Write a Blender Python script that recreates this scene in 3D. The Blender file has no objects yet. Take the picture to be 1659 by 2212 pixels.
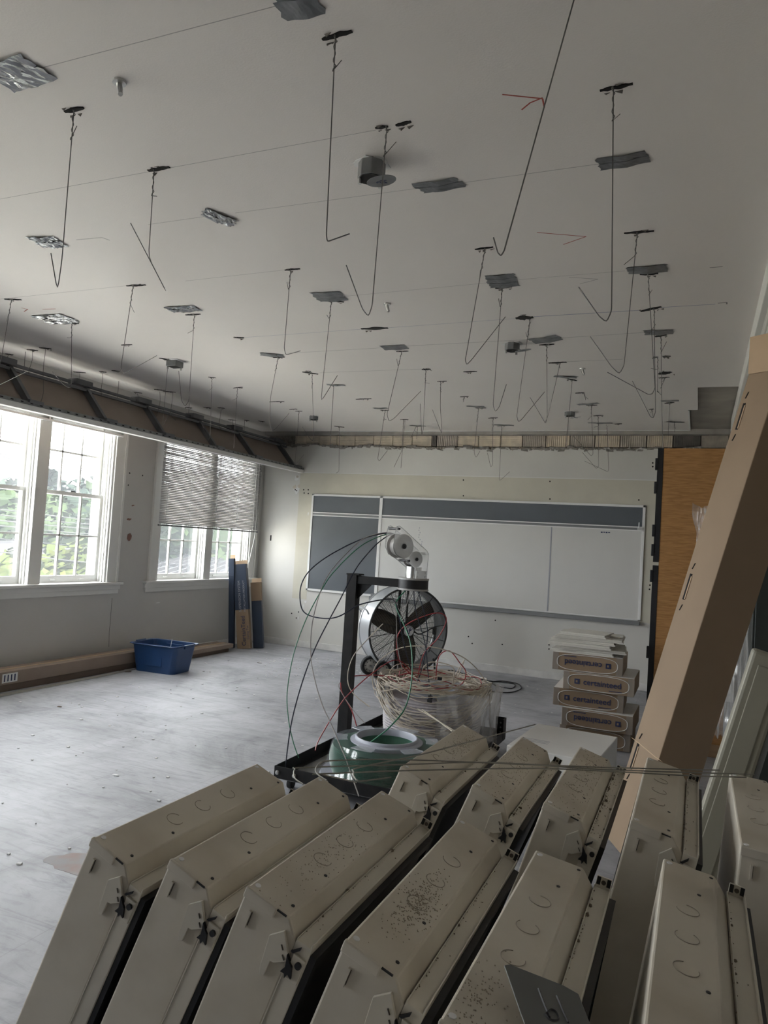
import bpy, math, random
from mathutils import Vector, Matrix
random.seed(7)
R_ = math.radians
# ------------------------------------------------------------------ camera (solved from the room's own lines)
FPX, W, H = 1596.7, 1659.0, 2212.0
CAM = Vector((0, 0, 1.7))
XR = Vector((0.91857017, 0.39032406, 0.06225737))      # image right
YD = Vector((0.04030537, 0.06419016, -0.99712341))     # image down
ZF = Vector((-0.39319757, 0.91843713, 0.04323101))     # forward
sc = bpy.context.scene
cam_d = bpy.data.cameras.new('camera'); cam = bpy.data.objects.new('camera', cam_d)
sc.collection.objects.link(cam); sc.camera = cam
m = Matrix.Identity(4)
for r in range(3):
    m[r][0] = XR[r]; m[r][1] = -YD[r]; m[r][2] = -ZF[r]; m[r][3] = CAM[r]
cam.matrix_world = m
cam_d.sensor_fit = 'VERTICAL'; cam_d.sensor_height = 36.0; cam_d.sensor_width = 27.0
cam_d.lens = 36.0 * FPX / H; cam_d.clip_start = 0.02; cam_d.clip_end = 500
# ------------------------------------------------------------------ world, sun, exposure
vs = sc.view_settings
vs.view_transform = 'Standard'; vs.look = 'None'; vs.gamma = 1.0; vs.use_curve_mapping = False
vs.exposure = 0.70
w = bpy.data.worlds.new('overcast_sky'); sc.world = w; w.use_nodes = True
bg = w.node_tree.nodes['Background']
bg.inputs[0].default_value = (0.93, 0.97, 1.0, 1); bg.inputs[1].default_value = 11.0
sun_d = bpy.data.lights.new('sun', 'SUN'); sun_d.energy = 46.0; sun_d.angle = R_(8); sun_d.color = (1, 0.95, 0.86)
sun = bpy.data.objects.new('sun', sun_d); sc.collection.objects.link(sun)
sun.rotation_euler = (R_(-12), R_(38), 0)
try:
    sc.cycles.use_denoising = True; sc.cycles.max_bounces = 10; sc.cycles.diffuse_bounces = 6
    sc.cycles.transparent_max_bounces = 24
    sc.cycles.sample_clamp_indirect = 8.0
except Exception: pass

# ------------------------------------------------------------------ helpers
def ray(px, py): return XR*((px-W/2)/FPX) + YD*((py-H/2)/FPX) + ZF
def onz(px, py, z): d = ray(px, py); return CAM + d*((z-CAM.z)/d.z)
def ony(px, py, y): d = ray(px, py); return CAM + d*(y/d.y)
def onx(px, py, x): d = ray(px, py); return CAM + d*(x/d.x)
def far(px, py, dist):
    d = ray(px, py); return CAM + d*(dist/math.hypot(d.x, d.y))

MATS = {}
def mat(name, col, rough=0.6, metal=0.0, var=0.0, scale=6.0, bump=0.0, bscale=80.0, col2=None, lo=0.35, hi=0.7, stretch=None, spec=None, detail=6.0):
    if name in MATS: return MATS[name]
    M = bpy.data.materials.new(name); M.use_nodes = True; MATS[name] = M
    nt = M.node_tree; N = nt.nodes; L = nt.links; b = N['Principled BSDF']
    b.inputs['Roughness'].default_value = rough; b.inputs['Metallic'].default_value = metal
    if spec is not None: b.inputs['Specular IOR Level'].default_value = spec
    b.inputs['Base Color'].default_value = (*col, 1)
    if var or col2 or bump:
        tc = N.new('ShaderNodeTexCoord'); mp = N.new('ShaderNodeMapping'); L.new(tc.outputs['Object'], mp.inputs[0])
        if stretch: mp.inputs['Scale'].default_value = stretch
    if var or col2:
        nz = N.new('ShaderNodeTexNoise'); nz.inputs['Scale'].default_value = scale; nz.inputs['Detail'].default_value = detail
        L.new(mp.outputs[0], nz.inputs['Vector'])
        cr = N.new('ShaderNodeValToRGB'); L.new(nz.outputs['Fac'], cr.inputs[0]); L.new(cr.outputs[0], b.inputs['Base Color'])
        c2 = col2 or tuple(max(0, c*(1-var)) for c in col)
        cr.color_ramp.elements[0].position = lo; cr.color_ramp.elements[0].color = (*c2, 1)
        cr.color_ramp.elements[1].position = hi; cr.color_ramp.elements[1].color = (*col, 1)
    if bump:
        n2 = N.new('ShaderNodeTexNoise'); n2.inputs['Scale'].default_value = bscale; n2.inputs['Detail'].default_value = 4
        L.new(mp.outputs[0], n2.inputs['Vector'])
        bp = N.new('ShaderNodeBump'); bp.inputs['Strength'].default_value = bump; bp.inputs['Distance'].default_value = 0.01
        L.new(n2.outputs['Fac'], bp.inputs['Height']); L.new(bp.outputs[0], b.inputs['Normal'])
    return M
def clear_mat(name, tint, fac, gloss=0.12, rough=0.1, dust=0.0):
    """see-through film / glass: transparent + a little reflection + a diffuse milky veil"""
    if name in MATS: return MATS[name]
    M = bpy.data.materials.new(name); M.use_nodes = True; MATS[name] = M
    nt = M.node_tree; N = nt.nodes; L = nt.links; N.clear()
    o = N.new('ShaderNodeOutputMaterial'); t = N.new('ShaderNodeBsdfTransparent'); t.inputs[0].default_value = (1, 1, 1, 1)
    g = N.new('ShaderNodeBsdfGlossy'); g.inputs['Roughness'].default_value = rough; g.inputs[0].default_value = (1, 1, 1, 1)
    d = N.new('ShaderNodeBsdfDiffuse'); d.inputs[0].default_value = (*tint, 1)
    tr = N.new('ShaderNodeBsdfTranslucent'); tr.inputs[0].default_value = (*tint, 1)
    mm = N.new('ShaderNodeMixShader'); mm.inputs[0].default_value = 0.5; L.new(d.outputs[0], mm.inputs[1]); L.new(tr.outputs[0], mm.inputs[2])
    m1 = N.new('ShaderNodeMixShader'); m1.inputs[0].default_value = fac; L.new(t.outputs[0], m1.inputs[1]); L.new(mm.outputs[0], m1.inputs[2])
    m2 = N.new('ShaderNodeMixShader'); m2.inputs[0].default_value = gloss; L.new(m1.outputs[0], m2.inputs[1]); L.new(g.outputs[0], m2.inputs[2])
    L.new(m2.outputs[0], o.inputs[0])
    return M

class MB:
    """collects shapes into one mesh"""
    def __init__(s): s.v = []; s.f = []; s.M = Matrix.Identity(4)
    def add(s, vs, fs):
        o = len(s.v); s.v += [tuple(s.M @ Vector(v)) for v in vs]; s.f += [tuple(i+o for i in f) for f in fs]; return s
    def box(s, x0, x1, y0, y1, z0, z1):
        return s.add([(x0,y0,z0),(x1,y0,z0),(x1,y1,z0),(x0,y1,z0),(x0,y0,z1),(x1,y0,z1),(x1,y1,z1),(x0,y1,z1)],
                     [(0,3,2,1),(4,5,6,7),(0,1,5,4),(1,2,6,5),(2,3,7,6),(3,0,4,7)])
    def obox(s, c, ax, ay, az):
        """box from centre and three half-axis vectors"""
        c, ax, ay, az = map(Vector, (c, ax, ay, az)); vs = []
        for k in (-1, 1):
            for i, j in ((-1,-1),(1,-1),(1,1),(-1,1)): vs.append(c+ax*i+ay*j+az*k)
        return s.add(vs, [(0,3,2,1),(4,5,6,7),(0,1,5,4),(1,2,6,5),(2,3,7,6),(3,0,4,7)])
    def prism(s, poly, fn0, fn1):
        """poly of 2D points mapped by fn0 / fn1 to the two end caps"""
        n = len(poly); a = [fn0(*p) for p in poly]; b = [fn1(*p) for p in poly]
        fs = [tuple(range(n))[::-1], tuple(range(n, 2*n))] + [(i, (i+1) % n, n+(i+1) % n, n+i) for i in range(n)]
        return s.add(a+b, fs)
    def tube(s, pts, r, n=6, closed=False, cap=True):
        pts = [Vector(p) for p in pts]; k = len(pts); rings = []; up = None
        for i, p in enumerate(pts):
            if closed: t = pts[(i+1) % k]-pts[i-1]
            else: t = (pts[min(i+1, k-1)]-pts[max(i-1, 0)])
            if t.length < 1e-9: t = Vector((0, 0, 1))
            t.normalize()
            if up is None:
                up = Vector((0,0,1)) if abs(t.z) < 0.9 else Vector((1,0,0))
            a = up - t*up.dot(t)
            if a.length < 1e-4: a = t.orthogonal()
            a.normalize(); up = a; b = t.cross(a)
            rr = r[i] if isinstance(r, (list, tuple)) else r
            rings.append([p + a*math.cos(2*math.pi*j/n)*rr + b*math.sin(2*math.pi*j/n)*rr for j in range(n)])
        vs = [v for rg in rings for v in rg]; fs = []
        for i in range(k if closed else k-1):
            i2 = (i+1) % k
            for j in range(n): fs.append((i*n+j, i*n+(j+1) % n, i2*n+(j+1) % n, i2*n+j))
        if not closed and cap: fs += [tuple(range(n))[::-1], tuple(range((k-1)*n, k*n))]
        return s.add(vs, fs)
    def lathe(s, prof, n=48, c=(0,0,0), ax=None, closed=False):
        """prof of (r, h) revolved about the axis ax through c"""
        az = Vector(ax or (0,0,1)).normalized(); a = az.orthogonal().normalized(); b = az.cross(a); c = Vector(c); k = len(prof)
        vs = [c + az*h + (a*math.cos(2*math.pi*j/n)+b*math.sin(2*math.pi*j/n))*r for r, h in prof for j in range(n)]
        fs = []
        for i in range(k if closed else k-1):
            i2 = (i+1) % k
            for j in range(n): fs.append((i*n+j, i*n+(j+1) % n, i2*n+(j+1) % n, i2*n+j))
        return s.add(vs, fs)
    def cyl(s, p0, p1, r, n=20):
        p0, p1 = Vector(p0), Vector(p1); d = p1-p0
        return s.tube([p0, p1], r, n)
    def build(s, name, mt, parent=None, smooth=False, bevel=0.0, loc=None, bseg=2):
        me = bpy.data.meshes.new(name); me.from_pydata(s.v, [], s.f); me.update()
        import bmesh
        bm = bmesh.new(); bm.from_mesh(me); bmesh.ops.recalc_face_normals(bm, faces=bm.faces); bm.to_mesh(me); bm.free()
        if smooth:
            for p in me.polygons: p.use_smooth = True
        me.materials.append(MATS[mt] if isinstance(mt, str) else mt)
        o = bpy.data.objects.new(name, me); sc.collection.objects.link(o)
        if parent: o.parent = parent
        if loc: o.location = loc
        if bevel:
            b = o.modifiers.new('bevel', 'BEVEL'); b.width = bevel; b.segments = bseg; b.limit_method = 'ANGLE'
        if smooth and not bevel:
            try: me.set_sharp_from_angle(angle=R_(40))
            except Exception: pass
        return o
def tag(o, label=None, cat=None, group=None, kind=None):
    if label: o['label'] = label
    if cat: o['category'] = cat
    if group: o['group'] = group
    if kind: o['kind'] = kind
    return o
def empty(name, loc=(0,0,0), rot=(0,0,0), label=None, cat=None, group=None, kind=None):
    o = bpy.data.objects.new(name, None); sc.collection.objects.link(o); o.location = loc; o.rotation_euler = rot
    o.empty_display_size = 0.1
    return tag(o, label, cat, group, kind)
def copy_tree(o, parent=None):
    c = o.copy(); sc.collection.objects.link(c)
    if parent: c.parent = parent
    for ch in list(o.children): copy_tree(ch, c)
    return c
def dup(o, parent, loc=None, rot=None):
    c = o.copy(); sc.collection.objects.link(c); c.parent = parent
    if loc is not None: c.location = loc
    if rot is not None: c.rotation_euler = rot
    return c
def spline(pts, seg=8):
    pts = [Vector(p) for p in pts]; out = []
    for i in range(len(pts)-1):
        p0 = pts[max(i-1, 0)]; p1 = pts[i]; p2 = pts[i+1]; p3 = pts[min(i+2, len(pts)-1)]
        for k in range(seg):
            t = k/seg
            out.append(0.5*((2*p1)+(p2-p0)*t+(2*p0-5*p1+4*p2-p3)*t*t+(3*p1-p0-3*p2+p3)*t**3))
    out.append(pts[-1]); return out
ORD = ('first','second','third','fourth','fifth','sixth','seventh','eighth','ninth','tenth','eleventh','twelfth','thirteenth','fourteenth','fifteenth','sixteenth','seventeenth','eighteenth','nineteenth','twentieth','twenty-first','twenty-second','twenty-third','twenty-fourth')
def rel(pts, o): return [Vector(p)-Vector(o) for p in pts]
def text(s, size, mt, parent, M, name='lettering', bold=0.0):
    cu = bpy.data.curves.new('t', 'FONT'); cu.body = s; cu.size = size; cu.extrude = 0.0006; cu.align_x = 'CENTER'; cu.align_y = 'CENTER'
    cu.offset = bold; cu.resolution_u = 3
    t = bpy.data.objects.new('t', cu); sc.collection.objects.link(t)
    bpy.context.view_layer.update()
    me = bpy.data.meshes.new_from_object(t.evaluated_get(bpy.context.evaluated_depsgraph_get()))
    bpy.data.objects.remove(t); bpy.data.curves.remove(cu)
    me.name = name; me.materials.clear(); me.materials.append(MATS[mt])
    o = bpy.data.objects.new(name, me); sc.collection.objects.link(o); o.parent = parent; o.matrix_local = M
    return o
def frame(o, x, y):
    """matrix with origin o, local x and y axes"""
    x = Vector(x).normalized(); y = Vector(y).normalized(); z = x.cross(y).normalized(); y = z.cross(x)
    M = Matrix.Identity(4)
    for r in range(3): M[r][0] = x[r]; M[r][1] = y[r]; M[r][2] = z[r]; M[r][3] = o[r]
    return M

# ------------------------------------------------------------------ materials
mat('plaster_wall', (0.64, 0.63, 0.595), 0.6, var=0.06, scale=1.5, bump=0.06, bscale=40)
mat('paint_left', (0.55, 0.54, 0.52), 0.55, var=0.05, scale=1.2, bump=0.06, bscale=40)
mat('raw_wall', (0.60, 0.575, 0.485), 0.75, var=0.08, scale=3)
mat('ceiling_paint', (0.725, 0.69, 0.66), 0.40, var=0.05, scale=0.8, bump=0.10, bscale=120, spec=0.35)
mat('slab', (0.48, 0.45, 0.41), 0.9, var=0.25, scale=5)
mat('wood_trim', (0.72, 0.72, 0.70), 0.4)
mat('sash_paint', (0.80, 0.80, 0.78), 0.35)
mat('baseboard', (0.70, 0.69, 0.67), 0.7, var=0.15, scale=9)
mat('black', (0.012, 0.012, 0.014), 0.45)
mat('void', (0.012, 0.011, 0.010), 0.95)
mat('black_steel', (0.007, 0.007, 0.008), 0.5, spec=0.3, var=0.6, scale=14, col2=(0.016, 0.015, 0.015))
mat('galv', (0.27, 0.275, 0.28), 0.42, 0.6, var=0.3, scale=12)
mat('dark_stud', (0.20, 0.205, 0.22), 0.5, 0.5, var=0.2)
mat('steel', (0.55, 0.55, 0.54), 0.28, 0.95)
mat('wire', (0.16, 0.155, 0.15), 0.5, 0.6)
mat('rod', (0.30, 0.29, 0.26), 0.5, 0.6)
mat('tape', (0.20, 0.205, 0.215), 0.38, 0.45, var=0.3, scale=20, bump=0.15, bscale=25)
mat('foil_tape', (0.34, 0.345, 0.35), 0.22, 0.9, bump=0.5, bscale=22)
mat('drywall_paper', (0.30, 0.25, 0.215), 0.9, var=0.1, scale=3)
mat('cream_enamel', (0.585, 0.54, 0.46), 0.42, col2=(0.47, 0.42, 0.34), lo=0.28, hi=0.56, scale=4.5, bump=0.03, bscale=9)
mat('cream_clean', (0.60, 0.56, 0.48), 0.4, var=0.12, scale=6)
mat('olive_enamel', (0.34, 0.325, 0.26), 0.45, var=0.1, scale=2)
mat('lens_dark', (0.035, 0.036, 0.037), 0.5)
mat('dust', (0.22, 0.175, 0.13), 0.95, var=0.3, scale=30)
mat('pencil', (0.40, 0.385, 0.38), 0.9)
mat('chalk_blue', (0.30, 0.31, 0.42), 0.9)
mat('red_pencil', (0.36, 0.08, 0.06), 0.9)
mat('chalkboard', (0.105, 0.12, 0.135), 0.5, var=0.12, scale=2)
mat('whiteboard', (0.66, 0.655, 0.63), 0.3, var=0.05, scale=1.5)
mat('alu', (0.62, 0.62, 0.61), 0.38, 0.6)
mat('alu_white', (0.78, 0.78, 0.77), 0.4)
mat('alu_grey', (0.22, 0.225, 0.23), 0.5, 0.3)
mat('clay_light', (0.86, 0.76, 0.62), 0.9, var=0.25, scale=8)
mat('clay_grey', (0.66, 0.60, 0.52), 0.9, var=0.3, scale=8)
mat('clay_dark', (0.24, 0.22, 0.20), 0.9, var=0.4, scale=8)
mat('mortar', (0.38, 0.355, 0.32), 0.95, var=0.4, scale=25, bump=0.6, bscale=40)
mat('patch_brown', (0.27, 0.15, 0.12), 0.9, var=0.2, scale=20)
mat('patch_white', (0.72, 0.72, 0.71), 0.8)
mat('blue_plastic', (0.016, 0.055, 0.165), 0.38, var=0.1)
mat('cardboard', (0.31, 0.222, 0.146), 0.8, var=0.1, scale=3, stretch=(1, 1, 1))
mat('cardboard_pale', (0.50, 0.36, 0.235), 0.8, var=0.08, scale=4)
mat('cardboard_red', (0.30, 0.235, 0.195), 0.8, var=0.1, scale=4)
mat('box_blue', (0.028, 0.044, 0.080), 0.5, var=0.1)
mat('ink_navy', (0.03, 0.04, 0.11), 0.6)
mat('ink_grey', (0.35, 0.36, 0.40), 0.6)
mat('ink_white', (0.75, 0.75, 0.75), 0.6)
mat('ink_red', (0.45, 0.06, 0.05), 0.6)
mat('tile_white', (0.68, 0.66, 0.61), 0.9, var=0.06, scale=30)
mat('carton_white', (0.74, 0.73, 0.71), 0.6, var=0.05, scale=3)
mat('film_white', (0.75, 0.74, 0.73), 0.3)
mat('rubber', (0.015, 0.015, 0.015), 0.7)
mat('fan_shell', (0.58, 0.60, 0.62), 0.32, 0.55)
mat('fan_blade', (0.085, 0.07, 0.056), 0.55, 0.2, var=0.2)
mat('fan_guard', (0.05, 0.05, 0.05), 0.5, 0.4)
mat('wheel_hub', (0.55, 0.52, 0.47), 0.6, var=0.2)
mat('green_wire', (0.02, 0.17, 0.085), 0.4)
mat('green_coil', (0.016, 0.10, 0.058), 0.4, var=0.25, scale=40)
mat('cream_wire', (0.52, 0.46, 0.38), 0.45)
mat('white_coil', (0.44, 0.41, 0.43), 0.5, var=0.2, scale=40)
mat('red_wire', (0.30, 0.03, 0.035), 0.4)
mat('navy_wire', (0.012, 0.016, 0.035), 0.35)
mat('grey_wire', (0.30, 0.28, 0.27), 0.4)
mat('spool_white', (0.40, 0.42, 0.49), 0.35)
mat('frost', (0.42, 0.41, 0.395), 0.35, var=0.08, scale=20)
mat('tag_grey', (0.15, 0.155, 0.15), 0.5, 0.3, var=0.1, scale=8)
mat('grey_box', (0.16, 0.165, 0.16), 0.6)
mat('conduit', (0.62, 0.61, 0.58), 0.4)
mat('dark_gap_block', (0.028, 0.034, 0.03), 0.5)
mat('pallet_wood', (0.48, 0.32, 0.19), 0.8, var=0.25, scale=4, stretch=(1, 8, 8))
clear_mat('window_glass', (0.9, 0.95, 1.0), 0.035, gloss=0.04, rough=0.02)  # milky share stands in for the bright haze washing over the windows
clear_mat('clear_plastic', (0.80, 0.83, 0.92), 0.06, gloss=0.07, rough=0.10)
clear_mat('film', (0.75, 0.74, 0.72), 0.26, gloss=0.2, rough=0.18)
clear_mat('acrylic', (0.80, 0.80, 0.78), 0.25, gloss=0.08, rough=0.1)

clear_mat('clear_rib', (0.80, 0.83, 0.92), 0.30, gloss=0.12, rough=0.12)
def floor_mat():
    M = bpy.data.materials.new('concrete'); M.use_nodes = True; MATS['concrete'] = M
    nt = M.node_tree; N = nt.nodes; L = nt.links; b = N['Principled BSDF']; b.inputs['Roughness'].default_value = 0.5
    tc = N.new('ShaderNodeTexCoord'); mp = N.new('ShaderNodeMapping'); L.new(tc.outputs['Object'], mp.inputs[0])
    n1 = N.new('ShaderNodeTexNoise'); n1.inputs['Scale'].default_value = 1.1; n1.inputs['Detail'].default_value = 12; n1.inputs['Roughness'].default_value = 0.68; n1.inputs['Distortion'].default_value = 0.6
    L.new(mp.outputs[0], n1.inputs['Vector'])
    cr = N.new('ShaderNodeValToRGB'); L.new(n1.outputs['Fac'], cr.inputs[0]); e = cr.color_ramp.elements
    e[0].position = 0.30; e[0].color = (0.17, 0.175, 0.187, 1); e[1].position = 0.62; e[1].color = (0.42, 0.425, 0.455, 1)
    k = e.new(0.45); k.color = (0.315, 0.32, 0.34, 1)
    # scuffs: stretched, rotated noise
    m2 = N.new('ShaderNodeMapping'); m2.inputs['Scale'].default_value = (1.2, 7, 1); m2.inputs['Rotation'].default_value = (0, 0, 0.5); L.new(tc.outputs['Object'], m2.inputs[0])
    n2 = N.new('ShaderNodeTexNoise'); n2.inputs['Scale'].default_value = 2.2; n2.inputs['Detail'].default_value = 8; n2.inputs['Roughness'].default_value = 0.75; n2.inputs['Distortion'].default_value = 1.4; L.new(m2.outputs[0], n2.inputs['Vector'])
    c2 = N.new('ShaderNodeValToRGB'); L.new(n2.outputs['Fac'], c2.inputs[0]); f = c2.color_ramp.elements
    f[0].position = 0.30; f[0].color = (0.50, 0.50, 0.51, 1); f[1].position = 0.52; f[1].color = (1, 1, 1, 1)
    mx = N.new('ShaderNodeMix'); mx.data_type = 'RGBA'; mx.blend_type = 'MULTIPLY'; mx.inputs[0].default_value = 0.75
    L.new(cr.outputs[0], mx.inputs[6]); L.new(c2.outputs[0], mx.inputs[7])
    # faint old tile grid scored in the slab (0.23 m)
    br = N.new('ShaderNodeTexBrick'); br.offset = 0; br.inputs['Scale'].default_value = 1.0; br.inputs['Mortar Size'].default_value = 0.003
    br.inputs['Brick Width'].default_value = 0.61; br.inputs['Row Height'].default_value = 0.61; br.inputs['Color1'].default_value = (1,1,1,1); br.inputs['Color2'].default_value = (1,1,1,1); br.inputs['Mortar'].default_value = (0.72,0.70,0.68,1)
    m3 = N.new('ShaderNodeMapping'); L.new(tc.outputs['Object'], m3.inputs[0]); L.new(m3.outputs[0], br.inputs['Vector'])
    mx2 = N.new('ShaderNodeMix'); mx2.data_type = 'RGBA'; mx2.blend_type = 'MULTIPLY'; mx2.inputs[0].default_value = 0.5
    L.new(mx.outputs[2], mx2.inputs[6]); L.new(br.outputs[0], mx2.inputs[7])
    L.new(mx2.outputs[2], b.inputs['Base Color'])
    bp = N.new('ShaderNodeBump'); bp.inputs['Strength'].default_value = 0.12; bp.inputs['Distance'].default_value = 0.01; L.new(n2.outputs['Fac'], bp.inputs['Height']); L.new(bp.outputs[0], b.inputs['Normal'])
floor_mat()
def wood_mat():
    M = bpy.data.materials.new('veneer'); M.use_nodes = True; MATS['veneer'] = M
    nt = M.node_tree; N = nt.nodes; L = nt.links; b = N['Principled BSDF']; b.inputs['Roughness'].default_value = 0.5
    tc = N.new('ShaderNodeTexCoord'); mp = N.new('ShaderNodeMapping'); mp.inputs['Scale'].default_value = (2.5, 2.5, 26); L.new(tc.outputs['Object'], mp.inputs[0])
    nz = N.new('ShaderNodeTexNoise'); nz.inputs['Scale'].default_value = 3; nz.inputs['Detail'].default_value = 6; nz.inputs['Distortion'].default_value = 0.8; L.new(mp.outputs[0], nz.inputs['Vector'])
    cr = N.new('ShaderNodeValToRGB'); L.new(nz.outputs['Fac'], cr.inputs[0]); e = cr.color_ramp.elements
    e[0].position = 0.36; e[0].color = (0.34, 0.165, 0.052, 1); e[1].position = 0.62; e[1].color = (0.46, 0.24, 0.085, 1)
    L.new(cr.outputs[0], b.inputs['Base Color'])
wood_mat()

# ================================================================== ROOM SHELL
XL, XW, YB, YF, ZC = -6.6, 0.72, 10.33, -3.2, 3.40
WIN_C = [8.95, 5.90, 2.85, -0.20]; HALF = 1.07; WZ0, WZ1 = 1.03, 3.05; WT = 0.32
fl = MB().box(XL-0.3, XW+0.3, YF-0.2, YB+0.3, -0.12, 0.0).build('floor', 'concrete'); tag(fl, 'worn pale grey concrete floor', 'floor', kind='structure')
# left wall with four window openings
mb = MB(); ys = [YF-0.2]
for c in sorted(WIN_C): ys += [c-HALF, c+HALF]
ys.append(YB+0.3)
for i in range(0, len(ys), 2): mb.box(XL-WT, XL, ys[i], ys[i+1], 0, 3.6)
for c in WIN_C:
    mb.box(XL-WT, XL, c-HALF, c+HALF, 0, WZ0-0.03); mb.box(XL-WT, XL, c-HALF, c+HALF, WZ1+0.03, 3.6)
wl = mb.build('wall_left', 'paint_left'); tag(wl, 'grey painted window wall on the left', 'wall', kind='structure')
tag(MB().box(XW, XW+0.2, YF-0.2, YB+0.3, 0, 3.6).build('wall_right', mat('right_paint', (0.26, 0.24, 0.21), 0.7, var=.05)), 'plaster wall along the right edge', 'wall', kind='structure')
tag(MB().box(XL-0.3, XW+0.2, YF-0.2, YF, 0, 3.6).build('wall_front', mat('front_paint', (0.12, 0.11, 0.10), 0.7, var=.05)), 'plain wall closing the room', 'wall', kind='structure')
# back wall: plaster skin with a broken upper edge over hollow clay tiles
jag = []; x = XL
rj = random.Random(3)
while x < XW:
    base = 3.175 if x > -5.3 else 3.20
    jag.append((x, base + rj.uniform(-0.035, 0.03))); x += rj.uniform(0.03, 0.10)
jag.append((XW, 3.18))
poly = [(XL, 0), (XW, 0)] + jag[::-1]
wb = MB().prism(poly, lambda a, b: (a, YB, b), lambda a, b: (a, YB+0.03, b)).build('wall_back', 'plaster_wall')
tag(wb, 'back wall with plaster torn off below the ceiling', 'wall', kind='structure')
o = MB().box(XL-0.3, XW+0.2, YB+0.11, YB+0.3, 0, 3.6).build('masonry_core', 'mortar', wb)
# ragged mortar lip standing on the broken edge
mb = MB(); rj = random.Random(5)
for i in range(len(jag)-1):
    x0, z0 = jag[i]; x1, z1 = jag[i+1]
    for k in range(2):
        cx = rj.uniform(x0, x1); s_ = rj.uniform(0.012, 0.03)
        mb.obox((cx, YB+rj.uniform(-0.004, 0.02), (z0+z1)/2+rj.uniform(-0.02, 0.014)), Vector((s_*1.6, 0.004, rj.uniform(-.006,.006))), Vector((0, 0.012, 0.003)), Vector((rj.uniform(-.006,.006), 0, s_*0.55)))
tag(mb.build('plaster_crumbs', 'mortar', wb), kind='stuff')
# clay tiles, one by one
edges = [ony(px, 950, YB+0.04).x for px in (628,)] 
pxs = [(500+z/3.318) for z in (455, 540, 628, 755, 885, 1018, 1155, 1295, 1435, 1470, 1618)] + [(950+z/3.016) for z in (116, 252, 394, 538, 690, 848, 1010, 1175, 1348, 1520)] + [1300+911/4.253, 1300+1165/4.253]
xs = [ony(p, 952, YB+0.04).x for p in pxs]
def clay(x0, x1, z0, z1, vert, mt, par):
    mb = MB(); g = 0.006; x0 += g; x1 -= g; mb.box(x0, x1, YB+0.055, YB+0.115, z0, z1)
    if vert:
        n = max(3, int((x1-x0)/0.026)); s_ = (x1-x0)/n
        for i in range(n): mb.box(x0+i*s_+s_*0.18, x0+(i+1)*s_-s_*0.18, YB+0.04, YB+0.056, z0, z1)
    else:
        n = max(2, round((z1-z0)/0.027)); s_ = (z1-z0)/n
        for i in range(n): mb.box(x0, x1, YB+0.04, YB+0.056, z0+i*s_+s_*0.18, z0+(i+1)*s_-s_*0.18)
    return mb.build('clay_tile', mt, par)
kinds = 'hhhhhhhh|v' + 'vhhhvvvvvvdvv'
for i in range(len(xs)-1):
    k = kinds[i] if i < len(kinds) else 'v'
    mt = {'h': 'clay_light', 'v': 'clay_grey', 'd': 'clay_dark', '|': 'clay_dark'}[k]
    if k == 'v' and 12 < i < 20: mt = 'clay_light' if i % 2 else 'clay_grey'
    clay(xs[i], xs[i+1], 3.205, 3.362, k != 'h', mt, wb)
xx = -5.0; rj = random.Random(8)
while xx < -0.5:
    wdt = rj.uniform(0.24, 0.33); clay(xx, xx+wdt, 3.10, 3.192, True, 'clay_grey' if rj.random() < .7 else 'clay_light', wb); xx += wdt
# ceiling: plaster sheet with a cut-out at the right back corner, structural slab above it
cA = onz(1507, 837, ZC); cB = onz(1491.5, 886, ZC); cC = onz(1491, 924, ZC)
yend = YB-0.16
mb = MB()
mb.box(XL, XW, YF, cA.y, ZC, ZC+0.05); mb.box(XL, cA.x, cA.y, cB.y, ZC, ZC+0.05); mb.box(XL, cC.x, cB.y, yend, ZC, ZC+0.05)
ceil = mb.build('ceiling', 'ceiling_paint'); tag(ceil, 'plaster ceiling dotted with torn slots and tape', 'ceiling', kind='structure')
MB().box(XL-0.3, XW+0.2, YF-0.2, YB+0.3, ZC+0.06, ZC+0.25).build('ceiling_slab', 'slab', ceil)
mb = MB()
for yy in (cA.y+0.02, cA.y+(cB.y-cA.y)*1.02, cB.y+0.75): mb.box(cA.x, XW, yy, yy+0.012, ZC+0.045, ZC+0.06)
mb.build('form_seam', 'void', ceil)
MB().box(cB.x, XW, cA.y+0.01, yend+0.14, ZC+0.035, ZC+0.06).build('bare_board', mat('bare_board', (0.36, 0.33, 0.29), 0.9, var=0.25, scale=3), ceil)
MB().box(cC.x-0.012, cC.x+0.002, cB.y, yend, ZC-0.006, ZC+0.04).build('cut_edge', 'patch_white', ceil)
MB().box(-5.2, cC.x, yend-0.004, yend+0.02, ZC-0.006, ZC+0.04).build('cut_edge', 'patch_white', ceil)
MB().box(XL, XW, YB-0.05, YB+0.12, 3.366, 3.47).build('lintel', 'slab', ceil)
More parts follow.
